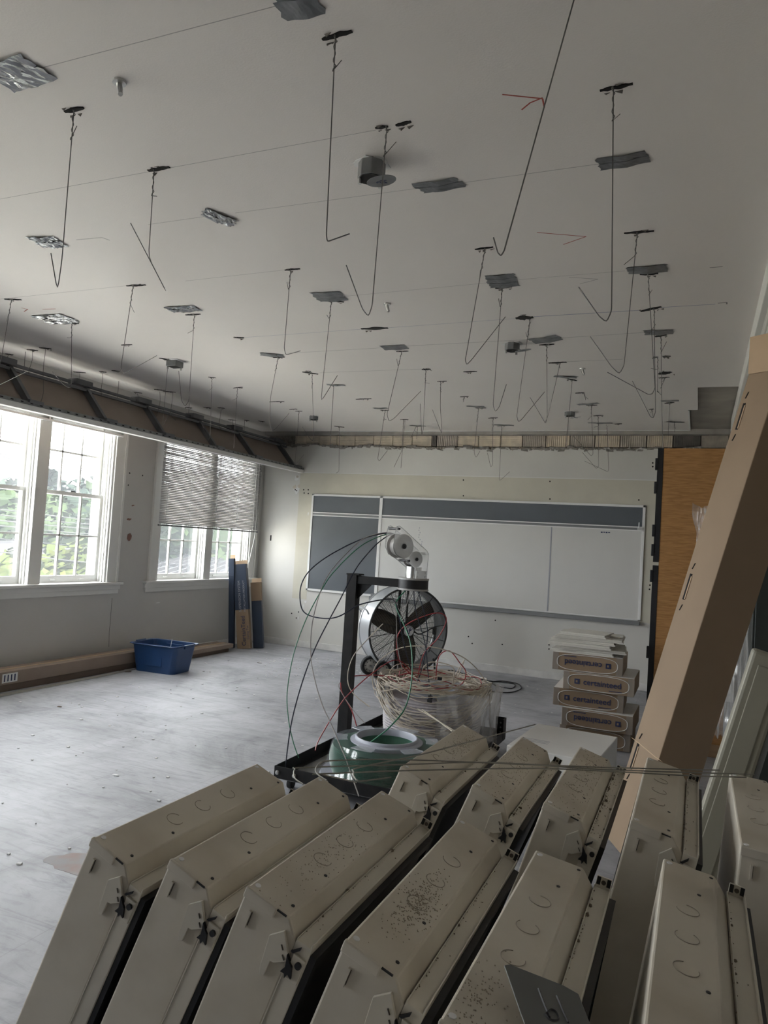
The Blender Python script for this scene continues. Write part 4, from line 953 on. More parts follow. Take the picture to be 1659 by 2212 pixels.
def carton(x0, x1, y0, y1, z0, z1, mt, lab, lbl=False):
    e = empty('long_carton', ((x0+x1)/2, (y0+y1)/2, z0), label=lab, cat='carton', group=GC); hx, hy, h = (x1-x0)/2, (y1-y0)/2, z1-z0
    MB().box(-hx, hx, -hy, hy, 0, h).build('carton_body', mt, e, bevel=.004)
    MB().box(-hx*.15, hx*.15, -hy-.001, hy+.001, h-.0005, h+.0012).build('packing_tape', 'cardboard_pale', e)
    if lbl:
        q = MB().box(hx-.001, hx+.0015, -hy+.04, -hy+.22, h*.15, h*.85).build('shipping_label', 'ink_white', e)
        for k in range(4): MB().box(hx+.001, hx+.0022, -hy+.06+.04*k, -hy+.075+.04*k, h*.25, h*.75).build('printed_line', 'ink_navy', q)
carton(-6.50, -6.28, 5.25, 7.62, 0.0, 0.07, mat('cardboard_dark', (.16,.12,.095), .8, var=.1), 'flat dark carton underneath the brown one by the window wall')
carton(-6.52, -6.29, 5.20, 9.0, 0.07, 0.20, 'cardboard_red', 'long brown carton lying along the window wall, label at its end', True) if False else carton(-6.51, -6.27, 5.30, 7.60, 0.071, 0.20, 'cardboard_red', 'long brown carton lying on the dark one by the window wall', True)
carton(-6.50, -6.22, 7.66, 9.12, 0.0, 0.05, 'cardboard_dark', 'dark flat carton beyond the blue bin')
carton(-6.50, -6.20, 7.68, 9.20, 0.051, 0.11, 'cardboard_red', 'shallow brown carton beyond the blue bin')
mb_l = ('nearest', 'middle', 'innermost', 'outermost')
for k in range(4):
    p0 = (-6.21+.03*k, 4.6, .006); p1 = (-6.20+.02*k, 6.1, .006); p2 = (-6.23+.012*k, 7.1+.05*k, .006)
    tag(MB().tube(spline([p0, p1, p2], 6), .004, 5).build('ceiling_wire_bundle', 'rod'), 'straight steel rod on the floor beside the cartons, %s of the bundle' % mb_l[k], 'rod', 'rods on the floor by the cartons')

def upright(x, y, w_, d_, h_, rot, tilt, mts, lab, brand):
    e = empty('upright_carton', (x, y, 0), (R_(tilt[0]), R_(tilt[1]), R_(rot)), lab, 'carton', 'upright cartons in the corner')
    zs = (0, h_*mts[2], h_) if len(mts) > 2 else (0, h_)
    MB().box(-w_/2, w_/2, -d_/2, d_/2, 0, zs[1]).build('lower_sleeve', mts[0], e, bevel=.003)
    MB().box(-w_/2-.002, w_/2+.002, -d_/2-.002, d_/2+.002, zs[1], h_).build('upper_sleeve', mts[1], e, bevel=.003)
    MB().obox((0, d_/2, h_+.03), (w_/2, 0, 0), (0, .003, 0), (0, .008, .03)).build('open_flap', 'cardboard_pale', e)
    MB().box(-w_/2+.006, w_/2-.006, -d_/2+.006, d_/2-.006, h_, h_+.001).build('open_mouth', 'void', e)
    if brand:
        text('CertainTeed', .088, 'ink_navy', e, frame((.012, -d_/2-.0035, .27), (0, 0, 1), (-1, 0, 0)))
        text('Ceiling Tee', .045, 'ink_navy', e, frame((w_/2-.025, -d_/2-.0035, .24), (0, 0, 1), (-1, 0, 0)))
        text('SUSPENSION SYSTEM', .05, 'ink_grey', e, frame((-.02, -d_/2-.0055, h_*.62), (0, 0, 1), (-1, 0, 0)))
        text('INSTALLATION PRODUCT', .04, 'ink_grey', e, frame((.05, -d_/2-.0055, h_*.62), (0, 0, 1), (-1, 0, 0)))
    return e
upright(-6.215, 9.53, .20, .10, 1.27, 17, (-2.2, -8.0), ('cardboard', 'box_blue', .46), 'tall blue and brown carton with lettering, leaning by the corner window', True)
upright(-6.10, 9.74, .15, .09, 1.00, 20, (-2, -7.0), ('box_blue', 'cardboard', .72), 'shorter navy carton with brown top, right of the lettered one', False)
upright(-6.395, 9.45, .08, .08, 1.34, 17, (-2.0, -4.5), ('box_blue', 'box_blue', .8), 'narrow blue carton with red mark leaning behind the lettered one', False)
# scraps on the floor
rj = random.Random(15)
for px, py, s_, mt, lab in ((44,1517,.02,'ink_white','white scrap on the floor near the left edge'),(128,1527,.03,'cardboard_dark','dark scrap on the floor left of centre'),(395,1442,.02,'void','black scrap right of the blue bin'),(560,1432,.05,'grey_wire','grey splinter on the floor toward the corner'),(270,1450,.10,'cardboard_dark','cardboard scrap lying left of the blue bin'),(250,1675,.03,'ink_white','white chip on the floor in the middle left'),(575,1410,.03,'ink_white','pale chip by the corner cartons')):
    p = onz(px, py, 0); o = ragged(MB(), (0,0,0), (s_,0,0), (0,s_*.5,0), 7, .006, rj, (0,0,1)).build('floor_scrap', mt, loc=p); tag(o, lab, 'scrap', 'scraps on the floor')
mb = MB()
for k in range(420):
    p = onz(rj.uniform(560, 800), rj.uniform(1416, 1465), .001) if k < 160 else Vector((rj.uniform(-6.1, -.6), rj.uniform(2.5, 9.8), .001)); s_ = rj.uniform(.003, .011)
    mb.obox((p.x, p.y, .003), (s_, s_*.3, 0), (-s_*.3, s_*.8, 0), (0, 0, .003))
tag(mb.build('plaster_grit', 'patch_white'), 'tiny crumbs of plaster scattered over the floor', 'debris', kind='stuff')
p = onz(172, 1866, 0); tag(ragged(MB(), (0,0,0), (.22,.05,0), (-.04,.12,0), 18, .0012, random.Random(2), (0,0,1)).build('chalk_stain', mat('orange_dust', (.42,.32,.285), .95, col2=(.39,.385,.395), scale=9, lo=.42, hi=.72), fl, loc=p))

# ================================================================== STACK OF TILE BOXES
GS = 'stack of tile cartons'
def tile_box(pxl, pxr, zt_, h_, yfront, lab, flip, offx=0, rot=0, depth=.62, opening=True):
    a = ony(pxl[0], pxl[1], yfront); b = ony(pxr[0], pxr[1], yfront); cx = (a.x+b.x)/2; w_ = .615
    e = empty('tile_carton', (cx, yfront+depth/2, zt_-h_), (0, 0, R_(rot)), lab, 'carton', GS)
    MB().box(-w_/2, w_/2, -depth/2, depth/2, 0, h_).build('carton_body', 'cardboard', e, bevel=.006)
    MB().box(-w_/2+.004, w_/2-.004, -depth/2+.004, depth/2-.004, h_-.001, h_+.002).build('film_top', 'carton_white', e)
    f = -depth/2
    for sx in (-1, 1): MB().box(sx*w_/2-.055 if sx > 0 else -w_/2-.001, w_/2+.001 if sx > 0 else -w_/2+.055, f-.002, f+.02, .002, h_-.002).build('film_corner', 'film', e)
    ps = []
    rx, rz = w_*.43, h_*.44
    for t in range(41):
        q = 2*math.pi*t/40; c_, s_ = math.cos(q), math.sin(q); ps.append((math.copysign(abs(c_)**.55, c_)*rx, f-.003, h_/2+math.copysign(abs(s_)**.7, s_)*rz))
    if opening: MB().tube(ps, .0028, 4, closed=False).build('film_edge', 'film_white', e)
    u, v = ((-1, 0, 0), (0, 0, -1)) if flip else ((1, 0, 0), (0, 0, 1)); s_ = -1 if flip else 1
    text('certainteed', .072, 'ink_navy', e, frame((s_*.035, f-.0035, h_/2-.0*s_), u, v), bold=.0008)
    sx_ = -s_*.185
    MB().box(sx_-.022, sx_+.022, f-.004, f, h_/2-.022, h_/2+.022).build('logo_square', 'ink_navy', e)
    MB().box(sx_-.010, sx_+.006, f-.0055, f-.003, h_/2-.010, h_/2+.010).build('logo_notch', 'cardboard', e)
    MB().box(s_*.15-.055, s_*.15+.055, f-.004, f, h_/2-s_*.052-.003, h_/2-s_*.052+.003).build('small_print', 'ink_navy', e)
    return e
yst = 6.93
hs = [0.160]*5; zt_ = 0
defs = [((1213,1560),(1358,1590),'bottom tile carton of the stack, half hidden', False, 0, .02), ((1217,1518),(1367,1560),'second tile carton from the floor, lettering upside down', True, -1, -.02), ((1196,1480),(1342,1520),'third tile carton from the floor, shifted left', False, 2, .03), ((1222,1445),(1366,1480),'fourth tile carton from the floor, shifted right', False, 0, -.01), ((1197,1405),(1340,1440),'top tile carton of the stack, lettering upside down', True, 1, .0)]
for i, (l_, r_, lab, fl_, rt, dy) in enumerate(defs):
    zt_ += hs[i]+.003; tile_box(l_, r_, zt_, hs[i], yst+dy, lab, fl_, rot=rt)
zt_ += .001
GT = 'loose ceiling tiles on the carton stack'
td = [(1190,1330,-2,.0),(1204,1348,5,.01),(1184,1322,-1,-.01),(1186,1328,1,.02),(1192,1345,3,.03),(1212,1312,-6,.05)]
names_ = ('lowest', 'second', 'third', 'fourth', 'fifth', 'topmost')
for i, (a, b, rt, dy) in enumerate(td):
    A_ = ony(a, 1385, yst+dy); B_ = ony(b, 1385, yst+dy); w_ = min(.60, B_.x-A_.x) if i < 5 else .43; d_ = .60 if i < 5 else .42; th = .028 if i not in (2,) else .034
    e = empty('ceiling_tile', ((A_.x+B_.x)/2, yst+dy+d_/2, zt_), (0, 0, R_(rt)), '%s loose white ceiling tile on top of the carton stack' % names_[i], 'ceiling tile', GT)
    MB().box(-w_/2, w_/2, -d_/2, d_/2, 0, th*.45).build('tegular_edge', 'tile_white', e); MB().box(-w_/2+.012, w_/2-.012, -d_/2+.012, d_/2-.012, th*.45, th).build('tile_field', 'tile_white', e, bevel=.002)
    zt_ += th+.0015
e = empty('tile_offcut', (-.66, yst+.32, zt_-.029), (0, 0, R_(5)), 'small notched tile offcut beside the topmost tile', 'ceiling tile'); MB().box(-.06, .05, -.10, .10, 0, .018).build('offcut', 'tile_white', e, bevel=.003)
MB().box(-.05, .03, -.115, -.10, 0, .012).build('torn_edge', 'clay_grey', e)
# white carton in front of the stack
wc = empty('white_carton', (-.875, 5.78, 0), (0, 0, R_(-4)), 'flat white carton behind the fixture housings', 'carton')
MB().box(-.32, .32, -.42, .42, 0, .30).build('carton_body', 'carton_white', wc, bevel=.006)
MB().box(-.25, -.05, -.421, -.419, .08, .10).build('printed_line', 'ink_grey', wc)
for k in range(3): MB().box(-.28, -.08, -.12-.035*k, -.112-.035*k, .3, .3008).build('printed_line', 'ink_grey', wc)

# ================================================================== TALL LEANING CARDBOARD BOX
YC = 4.5
cL0 = ony(1361, 1630, YC); cL1 = ony(1617, 808, YC); ax = (cL1-cL0).normalized()
base_pt = cL0-ax*(cL0.z/ax.z); Ltop = (cL1-base_pt).length
tb = empty('tall_cardboard_box', base_pt, label='long brown cardboard box leaning up against the right wall', cat='cardboard box')
yaw = R_(33); s_ = .27
n_dark = Vector((math.sin(yaw), -math.cos(yaw), 0)); n_light = Vector((-math.cos(yaw), -math.sin(yaw), 0))
# edge directions across the box, perpendicular to its axis
e1 = (n_dark-ax*n_dark.dot(ax)).normalized(); e2 = (n_light-ax*n_light.dot(ax)); e2 = (e2-e1*e2.dot(e1)).normalized()
w1, w2 = s_, s_            # extent along e2 / e1 seen as dark and light face
def bp(a, b, h): return ax*h + (-e1)*a + (-e2)*b        # a goes back from dark face, b goes back from light face
lean_lift = .10
orig = e1*0 
mid = (ony(1416, 1632, YC)-CAM).normalized()
# left visible edge = (a=w1, b=0); middle edge = (a=0, b=0); right edge = (a=0, b=w2)
sh = e1*w1
def pt(a, b, h): return bp(a, b, h)+sh
t_ = .005
mb = MB()
h0 = .12
mb.prism([(0,0),(w1,0),(w1,w2),(0,w2)], lambda a, b: pt(a, b, h0), lambda a, b: pt(a, b, Ltop)).build('box_body', 'cardboard', tb, bevel=.004)
mb = MB().prism([(t_,t_),(w1-t_,t_),(w1-t_,w2-t_),(t_,w2-t_)], lambda a, b: pt(a, b, Ltop), lambda a, b: pt(a, b, Ltop+.002)).build('box_mouth', 'void', tb)
# flaps at the open upper end
fd = (ax+e1*.10).normalized()
MB().obox((pt(0, w2/2, Ltop)+fd*.115), e2*(w2/2), fd*.115, e1*.003).build('end_flap', 'cardboard', tb)
fd2 = (ax*.9-e2*-.25).normalized()
MB().obox((pt(w1/2, 0, Ltop)+fd2*.10), e1*(w1/2), fd2*.10, e2*.003).build('end_flap', 'cardboard_pale', tb)
for h in (.62, 1.62, 2.60):
    c = pt(w1*.82, 0, h); MB().obox(c, ax*.075, e1*.010, e2*.0025).build('hand_hole', 'void', tb)
    MB().obox(c+e1*.012-ax*.004, ax*.066, e1*.004, e2*.004).build('hole_lip', 'cardboard_pale', tb)
    for k in (-.12, .12): MB().obox(c+ax*k, ax*.018+e1*.006, e1*.003, e2*.003).build('staple', 'void', tb)
MB().obox(pt(w1*.5, 0, .70), ax*.003+e1*.04, e1*(w1/2), e2*.002).build('fold_crease', 'cardboard_pale', tb)

# ================================================================== PLASTIC SHEETING AND DARK GAP BLOCK AT THE RIGHT WALL
dc = empty('dark_gap_block', (.45, 6.0, 0), label='added dark block filling the dark gap behind the plastic sheeting', cat='cabinet')  # block added so the gap by the right wall comes out dark
MB().box(-.12, .155, -.98, .95, 0, 2.30).build('block_body', 'dark_gap_block', dc, bevel=.004)
for k in (-.96, .0): MB().box(-.132, -.12, k, k+.93, .05, 2.25).build('door', 'dark_gap_block', dc, bevel=.003)  # front leaves of the added dark block
ps_ = empty('plastic_sheet', (0, 6.75, 0), label='crumpled clear plastic sheeting draped beside the veneer panel', cat='plastic sheet')
mb = MB(); rr = random.Random(9); nx, nz = 60, 46; vs_ = []
path = spline([(.055, .10, 0), (.12, .0, 0), (.22, -.25, 0), (.29, -.62, 0), (.305, -1.1, 0), (.312, -1.62, 0)], 12)
for j in range(nz+1):
    z = .34+(2.22-.34)*j/nz
    for i in range(nx+1):
        p = path[min(len(path)-1, int(i/nx*(len(path)-1)))]; t = i/nx; k = (1-t)
        f = .035*math.sin(t*29+z*1.7)+.02*math.sin(t*61-z*4)+.012*math.sin(z*23+t*19)
        x = p.x - .10*k*(j/nz)**2 + .04*k*(1-j/nz) + f*(.35+.25*k)
        vs_.append((min(x, .312), p.y+f*k, z-.05*math.sin(t*9)+(rr.uniform(-.03, .03) if j == 0 else 0)))
mb.add(vs_, [(j*(nx+1)+i, j*(nx+1)+i+1, (j+1)*(nx+1)+i+1, (j+1)*(nx+1)+i) for j in range(nz) for i in range(nx)])
mb.build('sheet', 'film', ps_, smooth=True)
for k in range(9):
    z = .5+.18*k; x = .15+.012*k; MB().tube(spline([(x+rr.uniform(-.03,.03), -.28, z), (x+.01, -.29, z+.09), (x+.03+rr.uniform(-.02,.02), -.28, z+.17)], 4), .003, 4).build('film_crease', 'film_white', ps_)

# ================================================================== DRUM FAN
fa = Vector((.73, -.683, 0)).normalized()          # blowing direction
fs_ = Vector((-fa.y, fa.x, 0))                     # sideways (towards the right in the picture)
FC = Vector((-3.40, 9.0, .60)); FR = .555
fan = empty('drum_fan', (FC.x, FC.y, 0), label='large wheeled drum fan with three dark blades', cat='fan')
o_ = Vector((FC.x, FC.y, 0))
def fp(s, h, d): return fs_*s + Vector((0,0,h)) + fa*d   # local point: sideways, height, forward
cz = FC.z
MB().lathe([(FR, -.34), (FR, 0), (FR-.006, 0), (FR-.006, -.34)], 64, (0, 0, cz), fa, closed=True).build('shroud', 'fan_shell', fan, smooth=True)
MB().lathe([(FR-.007, -.33), (FR-.007, -.004), (FR-.011, -.004), (FR-.011, -.33)], 64, (0, 0, cz), fa, closed=True).build('shroud_inner_dark', 'alu_grey', fan, smooth=True)  # darker inner skin, added to make the drum's inside dark
for d in (0, -.34):
    pts = [fp(math.cos(t*6.2832/64)*FR, cz+math.sin(t*6.2832/64)*FR, d) for t in range(64)]
    MB().tube(pts, .013, 8, closed=True).build('rolled_rim', 'fan_guard' if d == 0 else 'fan_shell', fan, smooth=True)
mat('fan_mesh', (0.24, 0.24, 0.235), .5, .4)
def guard(d, mt, nm, spokes, rings, rr_, sp_r):
    g = MB()
    for k in range(1, rings+1):
        r = (FR-.02)*k/rings; g.tube([fp(math.cos(t*6.2832/48)*r, cz+math.sin(t*6.2832/48)*r, d) for t in range(48)], rr_, 3, closed=True)
    o = g.build(nm, mt, fan)
    for k in range(spokes):
        a = 6.2832*k/spokes+.15; MB().tube([fp(math.cos(a)*.06, cz+math.sin(a)*.06, d+.008), fp(math.cos(a)*(FR-.01), cz+math.sin(a)*(FR-.01), d+.002)], sp_r, 4).build('guard_spoke', 'fan_guard', fan)
    return o
guard(-.012, 'fan_mesh', 'front_guard', 16, 26, .0013, .0042); guard(-.33, 'fan_mesh', 'rear_guard', 24, 32, .0048, .003)
# blades
for k in range(3):
    a = R_(38+120*k); pitch = R_(28); n_ = 7; vs_ = []; fsx = []
    ur = fs_*math.cos(a)+Vector((0,0,math.sin(a))); ut = fs_*-math.sin(a)+Vector((0,0,math.cos(a)))
    for i in range(n_+1):
        r = .07+(.50-.07)*i/n_; wd = .055+.085*math.sin(math.pi*min(1, .25+i/n_*.6)); pt_ = pitch*(1-.35*i/n_)
        for s in (-1, -.3, .3, 1):
            vs_.append(Vector((0,0,cz))+fa*-.16+ur*r+ut*(s*wd*math.cos(pt_))+fa*(s*wd*math.sin(pt_)+.01*(1-s*s)))
    for i in range(n_):
        for j in range(3): fsx.append((i*4+j, i*4+j+1, i*4+j+5, i*4+j+4))
    b_ = MB().add(vs_, fsx).build('blade', 'fan_blade', fan, smooth=True); b_.modifiers.new('t', 'SOLIDIFY').thickness = .006
MB().lathe([(0, -.10), (.075, -.10), (.075, -.22), (0, -.22)], 24, (0,0,cz), fa).build('hub', 'fan_guard', fan)
MB().lathe([(0, -.24), (.09, -.24), (.09, -.33), (0, -.33)], 24, (0,0,cz), fa).build('motor', 'fan_guard', fan)
MB().lathe([(0, .012), (.066, .010), (.07, -.004), (0, -.004)], 32, (0,0,cz), fa).build('badge', 'ink_white', fan)
MB().lathe([(.062, .0115), (.068, .0115), (.068, .013), (.062, .013)], 32, (0,0,cz), fa, closed=True).build('badge_ring', 'alu_grey', fan)
for lt, off in (('L', -.014), ('P', .012)): text(lt, .07, 'ink_navy', fan, frame(fp(off, cz+(.004 if lt == 'P' else -.01), .0135), fs_, (0,0,1)), 'badge_letter', .003)
for k in range(9):
    a = R_(20+17.5*k); MB().obox(fp(math.cos(a)*.052, cz+math.sin(a)*.052, .013), fs_*.004, Vector((0,0,.006)), fa*.001).build('badge_mark', 'ink_navy', fan)
MB().obox(fp(-.02, cz, -.30), fs_*.018, Vector((0,0,FR-.02)), fa*.012).build('motor_strut', 'fan_guard', fan)
MB().obox(fp(.10, cz, -.30), fs_*.010, Vector((0,0,FR-.04)), fa*.012).build('motor_strut', 'fan_guard', fan)
MB().tube(spline([fp(.06, cz+.02, -.02), fp(.14, cz-.04, .0), fp(.26, cz+.0, .0), fp(.36, cz+.03, -.02), fp(.40, cz-.10, -.03), fp(.33, cz-.28, -.05)], 5), .008, 6).build('power_cable', 'rubber', fan)
MB().obox(fp(.40, cz-.0, -.05), fs_*.02, Vector((0,0,.05)), fa*.02).build('switch_box', 'fan_guard', fan, bevel=.004)
# undercarriage
WA = Vector((-3.545, 8.545, .125))-o_; WB = Vector((-3.845, 8.825, .125))-o_
for c in (WA, WB):
    w_ = MB().lathe([(.085, -.025), (.115, -.027), (.125, -.012), (.125, .012), (.115, .027), (.085, .025)], 32, c, fa, closed=True).build('wheel', 'rubber', fan, smooth=True)
    MB().lathe([(0, .022), (.03, .024), (.05, .016), (.086, .012), (.086, -.012), (.05, -.016), (0, -.022)], 24, c, fa).build('wheel_hub', 'wheel_hub', w_)
    for k in range(8):
        a = 6.2832*k/8; q = c+fa*.017+fs_*math.cos(a)*.066+Vector((0,0,math.sin(a)*.066)); MB().obox(q, fs_*.010*math.cos(a)+Vector((0,0,.010*math.sin(a))), fs_*-.004*math.sin(a)+Vector((0,0,.004*math.cos(a))), fa*.004).build('hub_web', 'fan_guard', w_)
MB().cyl(WA, WB, .012, 10).build('axle', 'fan_guard', fan)
for d in (0, -.34):
    MB().tube([fp(.42, 0.0, d), fp(.40, .20, d), fp(.38, .24, d)], .014, 8).build('leg', 'fan_guard', fan)
    MB().tube([fp(-.36, .125, d), fp(-.33, .22, d)], .012, 8).build('wheel_bracket', 'fan_guard', fan)
MB().tube(spline([fp(-.56, .80, -.30), fp(-.60, .86, -.3), fp(-.60, .86, -.06), fp(-.56, .80, -.04)], 4), .011, 8).build('push_handle', 'fan_shell', fan)
# its flex on the floor
pp = [onz(px, py, .007) for px, py in ((952,1455),(975,1448),(1010,1458),(1050,1470),(1090,1474),(1112,1478),(1105,1487),(1075,1482),(1062,1474),(1085,1471),(1118,1477),(1125,1488),(1095,1496),(1040,1490),(1000,1482))]
tag(MB().tube(rel(spline(pp, 6), pp[0]), .0065, 6).build('extension_lead', 'rubber', loc=pp[0]), 'black power cord looped on the floor right of the fan', 'cord')

# ================================================================== CABLE CART
CX0, CX1, CY0, CY1 = -2.57, -1.47, 4.40, 6.40
ct = empty('cable_cart', ((CX0+CX1)/2, (CY0+CY1)/2, 0), label='black steel cable cart with post, arm and clear pulley head', cat='cart')
o_ = Vector(((CX0+CX1)/2, (CY0+CY1)/2, 0))
def cb(x0, x1, y0, y1, z0, z1, nm, mt='black_steel', bev=.002): return MB().box(x0-o_.x, x1-o_.x, y0-o_.y, y1-o_.y, z0, z1).build(nm, mt, ct, bevel=bev)
for x in (CX0, CX1-.006): cb(x, x+.006, CY0, CY1, .085, .165, 'frame_rail')
for x in (CX0, CX1-.05): cb(x, x+.05, CY0, CY1, .085, .091, 'rail_flange')
for y in (CY0, CY1-.006): cb(CX0, CX1, y, y+.006, .085, .165, 'frame_rail')
cb(CX0, CX1, 5.36, 5.42, .085, .125, 'cross_bar')
cb(CX0+.01, CX1-.01, CY0+.01, CY1-.01, .078, .086, 'deck', 'alu_grey')
for x, y in ((CX0+.03, CY0-.004), (CX0+.16, CY0-.004), (CX1-.05, CY0-.004), (CX0+.40, CY0-.004)):
    MB().lathe([(0, .0), (.016, .002), (.012, .012), (0, .015)], 12, Vector((x, y, .125))-o_, (0,-1,0)).build('bolt_head', 'steel', ct, smooth=True)
cb(CX1-.006, CX1+.002, CY1-.10, CY1-.0, .10, .27, 'corner_post'); cb(CX1-.09, CX1, CY1-.006, CY1+.002, .10, .27, 'corner_post')
for z in (.14, .18, .22): MB().cyl(Vector((CX1-.045, CY1-.009, z))-o_, Vector((CX1-.045, CY1-.003, z))-o_, .008, 8).build('bolt_hole', 'galv', ct)
for x in (CX0+.08, CX1-.08):
    for y in (CY0+.10, CY1-.10):
        w_ = MB().lathe([(0, -.016), (.034, -.016), (.036, -.01), (.036, .01), (.034, .016), (0, .016)], 20, Vector((x, y, .036))-o_, (1,0,0)).build('caster', 'rubber', ct, smooth=True)
        cb(x-.022, x+.022, y-.02, y+.02, .055, .08, 'caster_fork', 'galv')
PX, PY = -2.665, 5.67
cb(PX-.045, PX+.045, PY-.045, PY+.045, .085, 1.425, 'post')
cb(PX-.05, PX+.07, PY-.05, PY+.05, 1.425, 1.437, 'post_cap')
DX, DY = -2.128, 5.67
cb(PX+.045, DX-.10, PY-.032, PY+.032, 1.355, 1.42, 'arm')
MB().prism([(PX+.045, 1.355), (PX+.17, 1.355), (PX+.045, 1.225)], lambda a, b: (a-o_.x, PY-.004-o_.y, b), lambda a, b: (a-o_.x, PY+.004-o_.y, b)).build('gusset', 'black_steel', ct)
cb(PX-.05, CX0+.05, PY-.06, PY+.06, .078, .092, 'post_foot')
dc_ = Vector((DX, DY, 0))-o_
MB().lathe([(.105, 1.352), (.122, 1.352), (.122, 1.425), (.105, 1.425)], 40, dc_, (0,0,1), closed=True).build('swivel_band', 'black', ct, smooth=True)
for z in (1.340, 1.425): MB().lathe([(.05, z), (.127, z), (.127, z+.014), (.05, z+.014)], 40, dc_, (0,0,1), closed=True).build('swivel_plate', 'frost', ct)
MB().lathe([(.05, 1.438), (.062, 1.438), (.062, 1.53), (.05, 1.53)], 28, dc_, (0,0,1), closed=True).build('neck_tube', 'steel', ct, smooth=True)
# pulley head: two clear side plates on the neck
hn = Vector((.82, -.572, 0)); he = Vector((.572, .82, 0)); K = .00379
def hp(px, py, d): return dc_ + he*((px-900)*K/.84) + Vector((0, 0, 1.40+(1254-py)*K)) + hn*d
out = [(848,1137),(853,1135),(860,1139),(916,1184),(920,1190),(919,1222),(919,1245),(891,1245),(891,1222),(869,1205),(851,1195),(844,1180),(845,1150)]
for d in (-.062, .062):
    MB().prism(out, lambda a, b: hp(a, b, d-.003), lambda a, b: hp(a, b, d+.003)).build('side_plate', 'acrylic', ct)
    MB().tube([hp(a, b, d) for a, b in out], .0022, 4, closed=True).build('plate_edge', 'alu_grey', ct)
def pulley(px, py, r, nm):
    c = hp(px, py, 0)
    p_ = MB().lathe([(.012, -.05), (r, -.05), (r*.99, -.044), (r*.78, -.036), (r*.78, .036), (r*.99, .044), (r, .05), (.012, .05)], 40, c, hn).build(nm, 'frost', ct, smooth=True)
    MB().lathe([(.0, .050), (r*.22, .052), (r*.22, .066), (.006, .068), (.006, .075), (0, .075)], 16, c, hn).build('axle_nut', 'black', p_)
    return p_
pulley(866,1177,.098,'large_pulley'); pulley(895,1203,.064,'small_pulley')
for px, py, mt in ((852,1141,'black'),(913,1190,'steel'),(877,1207,'black')):
    MB().cyl(hp(px, py, -.075), hp(px, py, .075), .010, 10).build('spacer_bolt', mt, ct)
for px in (897, 914):
    for py in (1231, 1240): MB().cyl(hp(px, py, .060), hp(px, py, .078), .007, 8).build('clamp_bolt', 'steel', ct)
MB().obox(hp(905, 1236, .068), he*.05, Vector((0,0,.034)), hn*.004).build('clamp_plate', 'alu', ct)
# spools standing on the deck
def spool(cx, cy, z0, r, h, coil, lab, top=True, shell=True):
    e = empty('wire_spool', (cx, cy, z0), label=lab, cat='wire spool')
    prof = []; n = 36
    for i in range(n+1):
        z = .02+(h-.05)*i/n; prof += [(r-.010-.008*(i % 2)+.02*math.sin(math.pi*i/n), z)]
    MB().lathe([(r*.55, .02)]+prof+[(r*.55, h-.03)], 64, (0,0,0), (0,0,1), closed=True).build('coil', coil, e, smooth=True)
    sh = []
    for i in range(9):
        t = i/8; sh.append((r+.012+.045*(1-t)**3-.02*t**4, .01+(h-.02)*t))
    if shell: MB().lathe([(r*1.17, .0)]+sh+[(r*.97, h), (r*.66, h+.004)], 64).build('clear_shell', 'clear_plastic', e, smooth=True)
    if top:
        for k in range(6):
            a0 = k*math.pi/3+.2; ps = [(math.cos(a0+t*.09)*q, math.sin(a0+t*.09)*q) for q, rng in ((r*.95, range(6)), (r*.72, range(5, -1, -1))) for t in rng]
            MB().prism(ps, lambda a, b: (a, b, h+.006), lambda a, b: (a, b, h+.012)).build('flange_rib', 'clear_rib', e, bevel=.002)
    MB().lathe([(r*.52, h*.45), (r*.53, h+.022), (r*.54, h+.030), (r*.56, h+.030), (r*.575, h+.022), (r*.58, h+.010), (r*.63, h+.006), (r*.66, h+.004), (r*.66, h-.004), (r*.56, h-.006), (r*.54, h*.45)], 56, (0,0,0), (0,0,1), closed=True).build('hub_ring', 'spool_white', e, smooth=True)
    MB().lathe([(r*.22, .015), (r*.515, .015), (r*.515, h*.93), (r*.48, h*.90), (r*.22, h*.60)], 40, (0,0,0), (0,0,1), closed=True).build('inner_coil', coil, e, smooth=True)
    return e
spool(-1.955, 4.865, .104, .385, .225, 'green_coil', 'green wire spool in clear plastic at the front of the cart')
wp_ = onz(915, 1478, .56)
WSX, WSY = -1.99, 5.93
spool(WSX, WSY, .088, .40, .42, 'white_coil', 'white wire spool heaped with loose wire at the back of the cart', False, False)
# spring clip and turntable plate at the left front of the deck
e = empty('turntable_base', (-1.955, 4.865, .088), label='flat grey turntable plate under the green spool', cat='turntable')
MB().lathe([(0, 0), (.455, 0), (.45, .012), (0, .014)], 48).build('plate', 'spool_white', e)
MB().tube([(-.43+.012*math.sin(t*.9)*.8+t*.003, .08+.012*math.cos(t*.9)+t*.002, .028) for t in range(40)], .006, 5).build('black_spring', 'black', e)
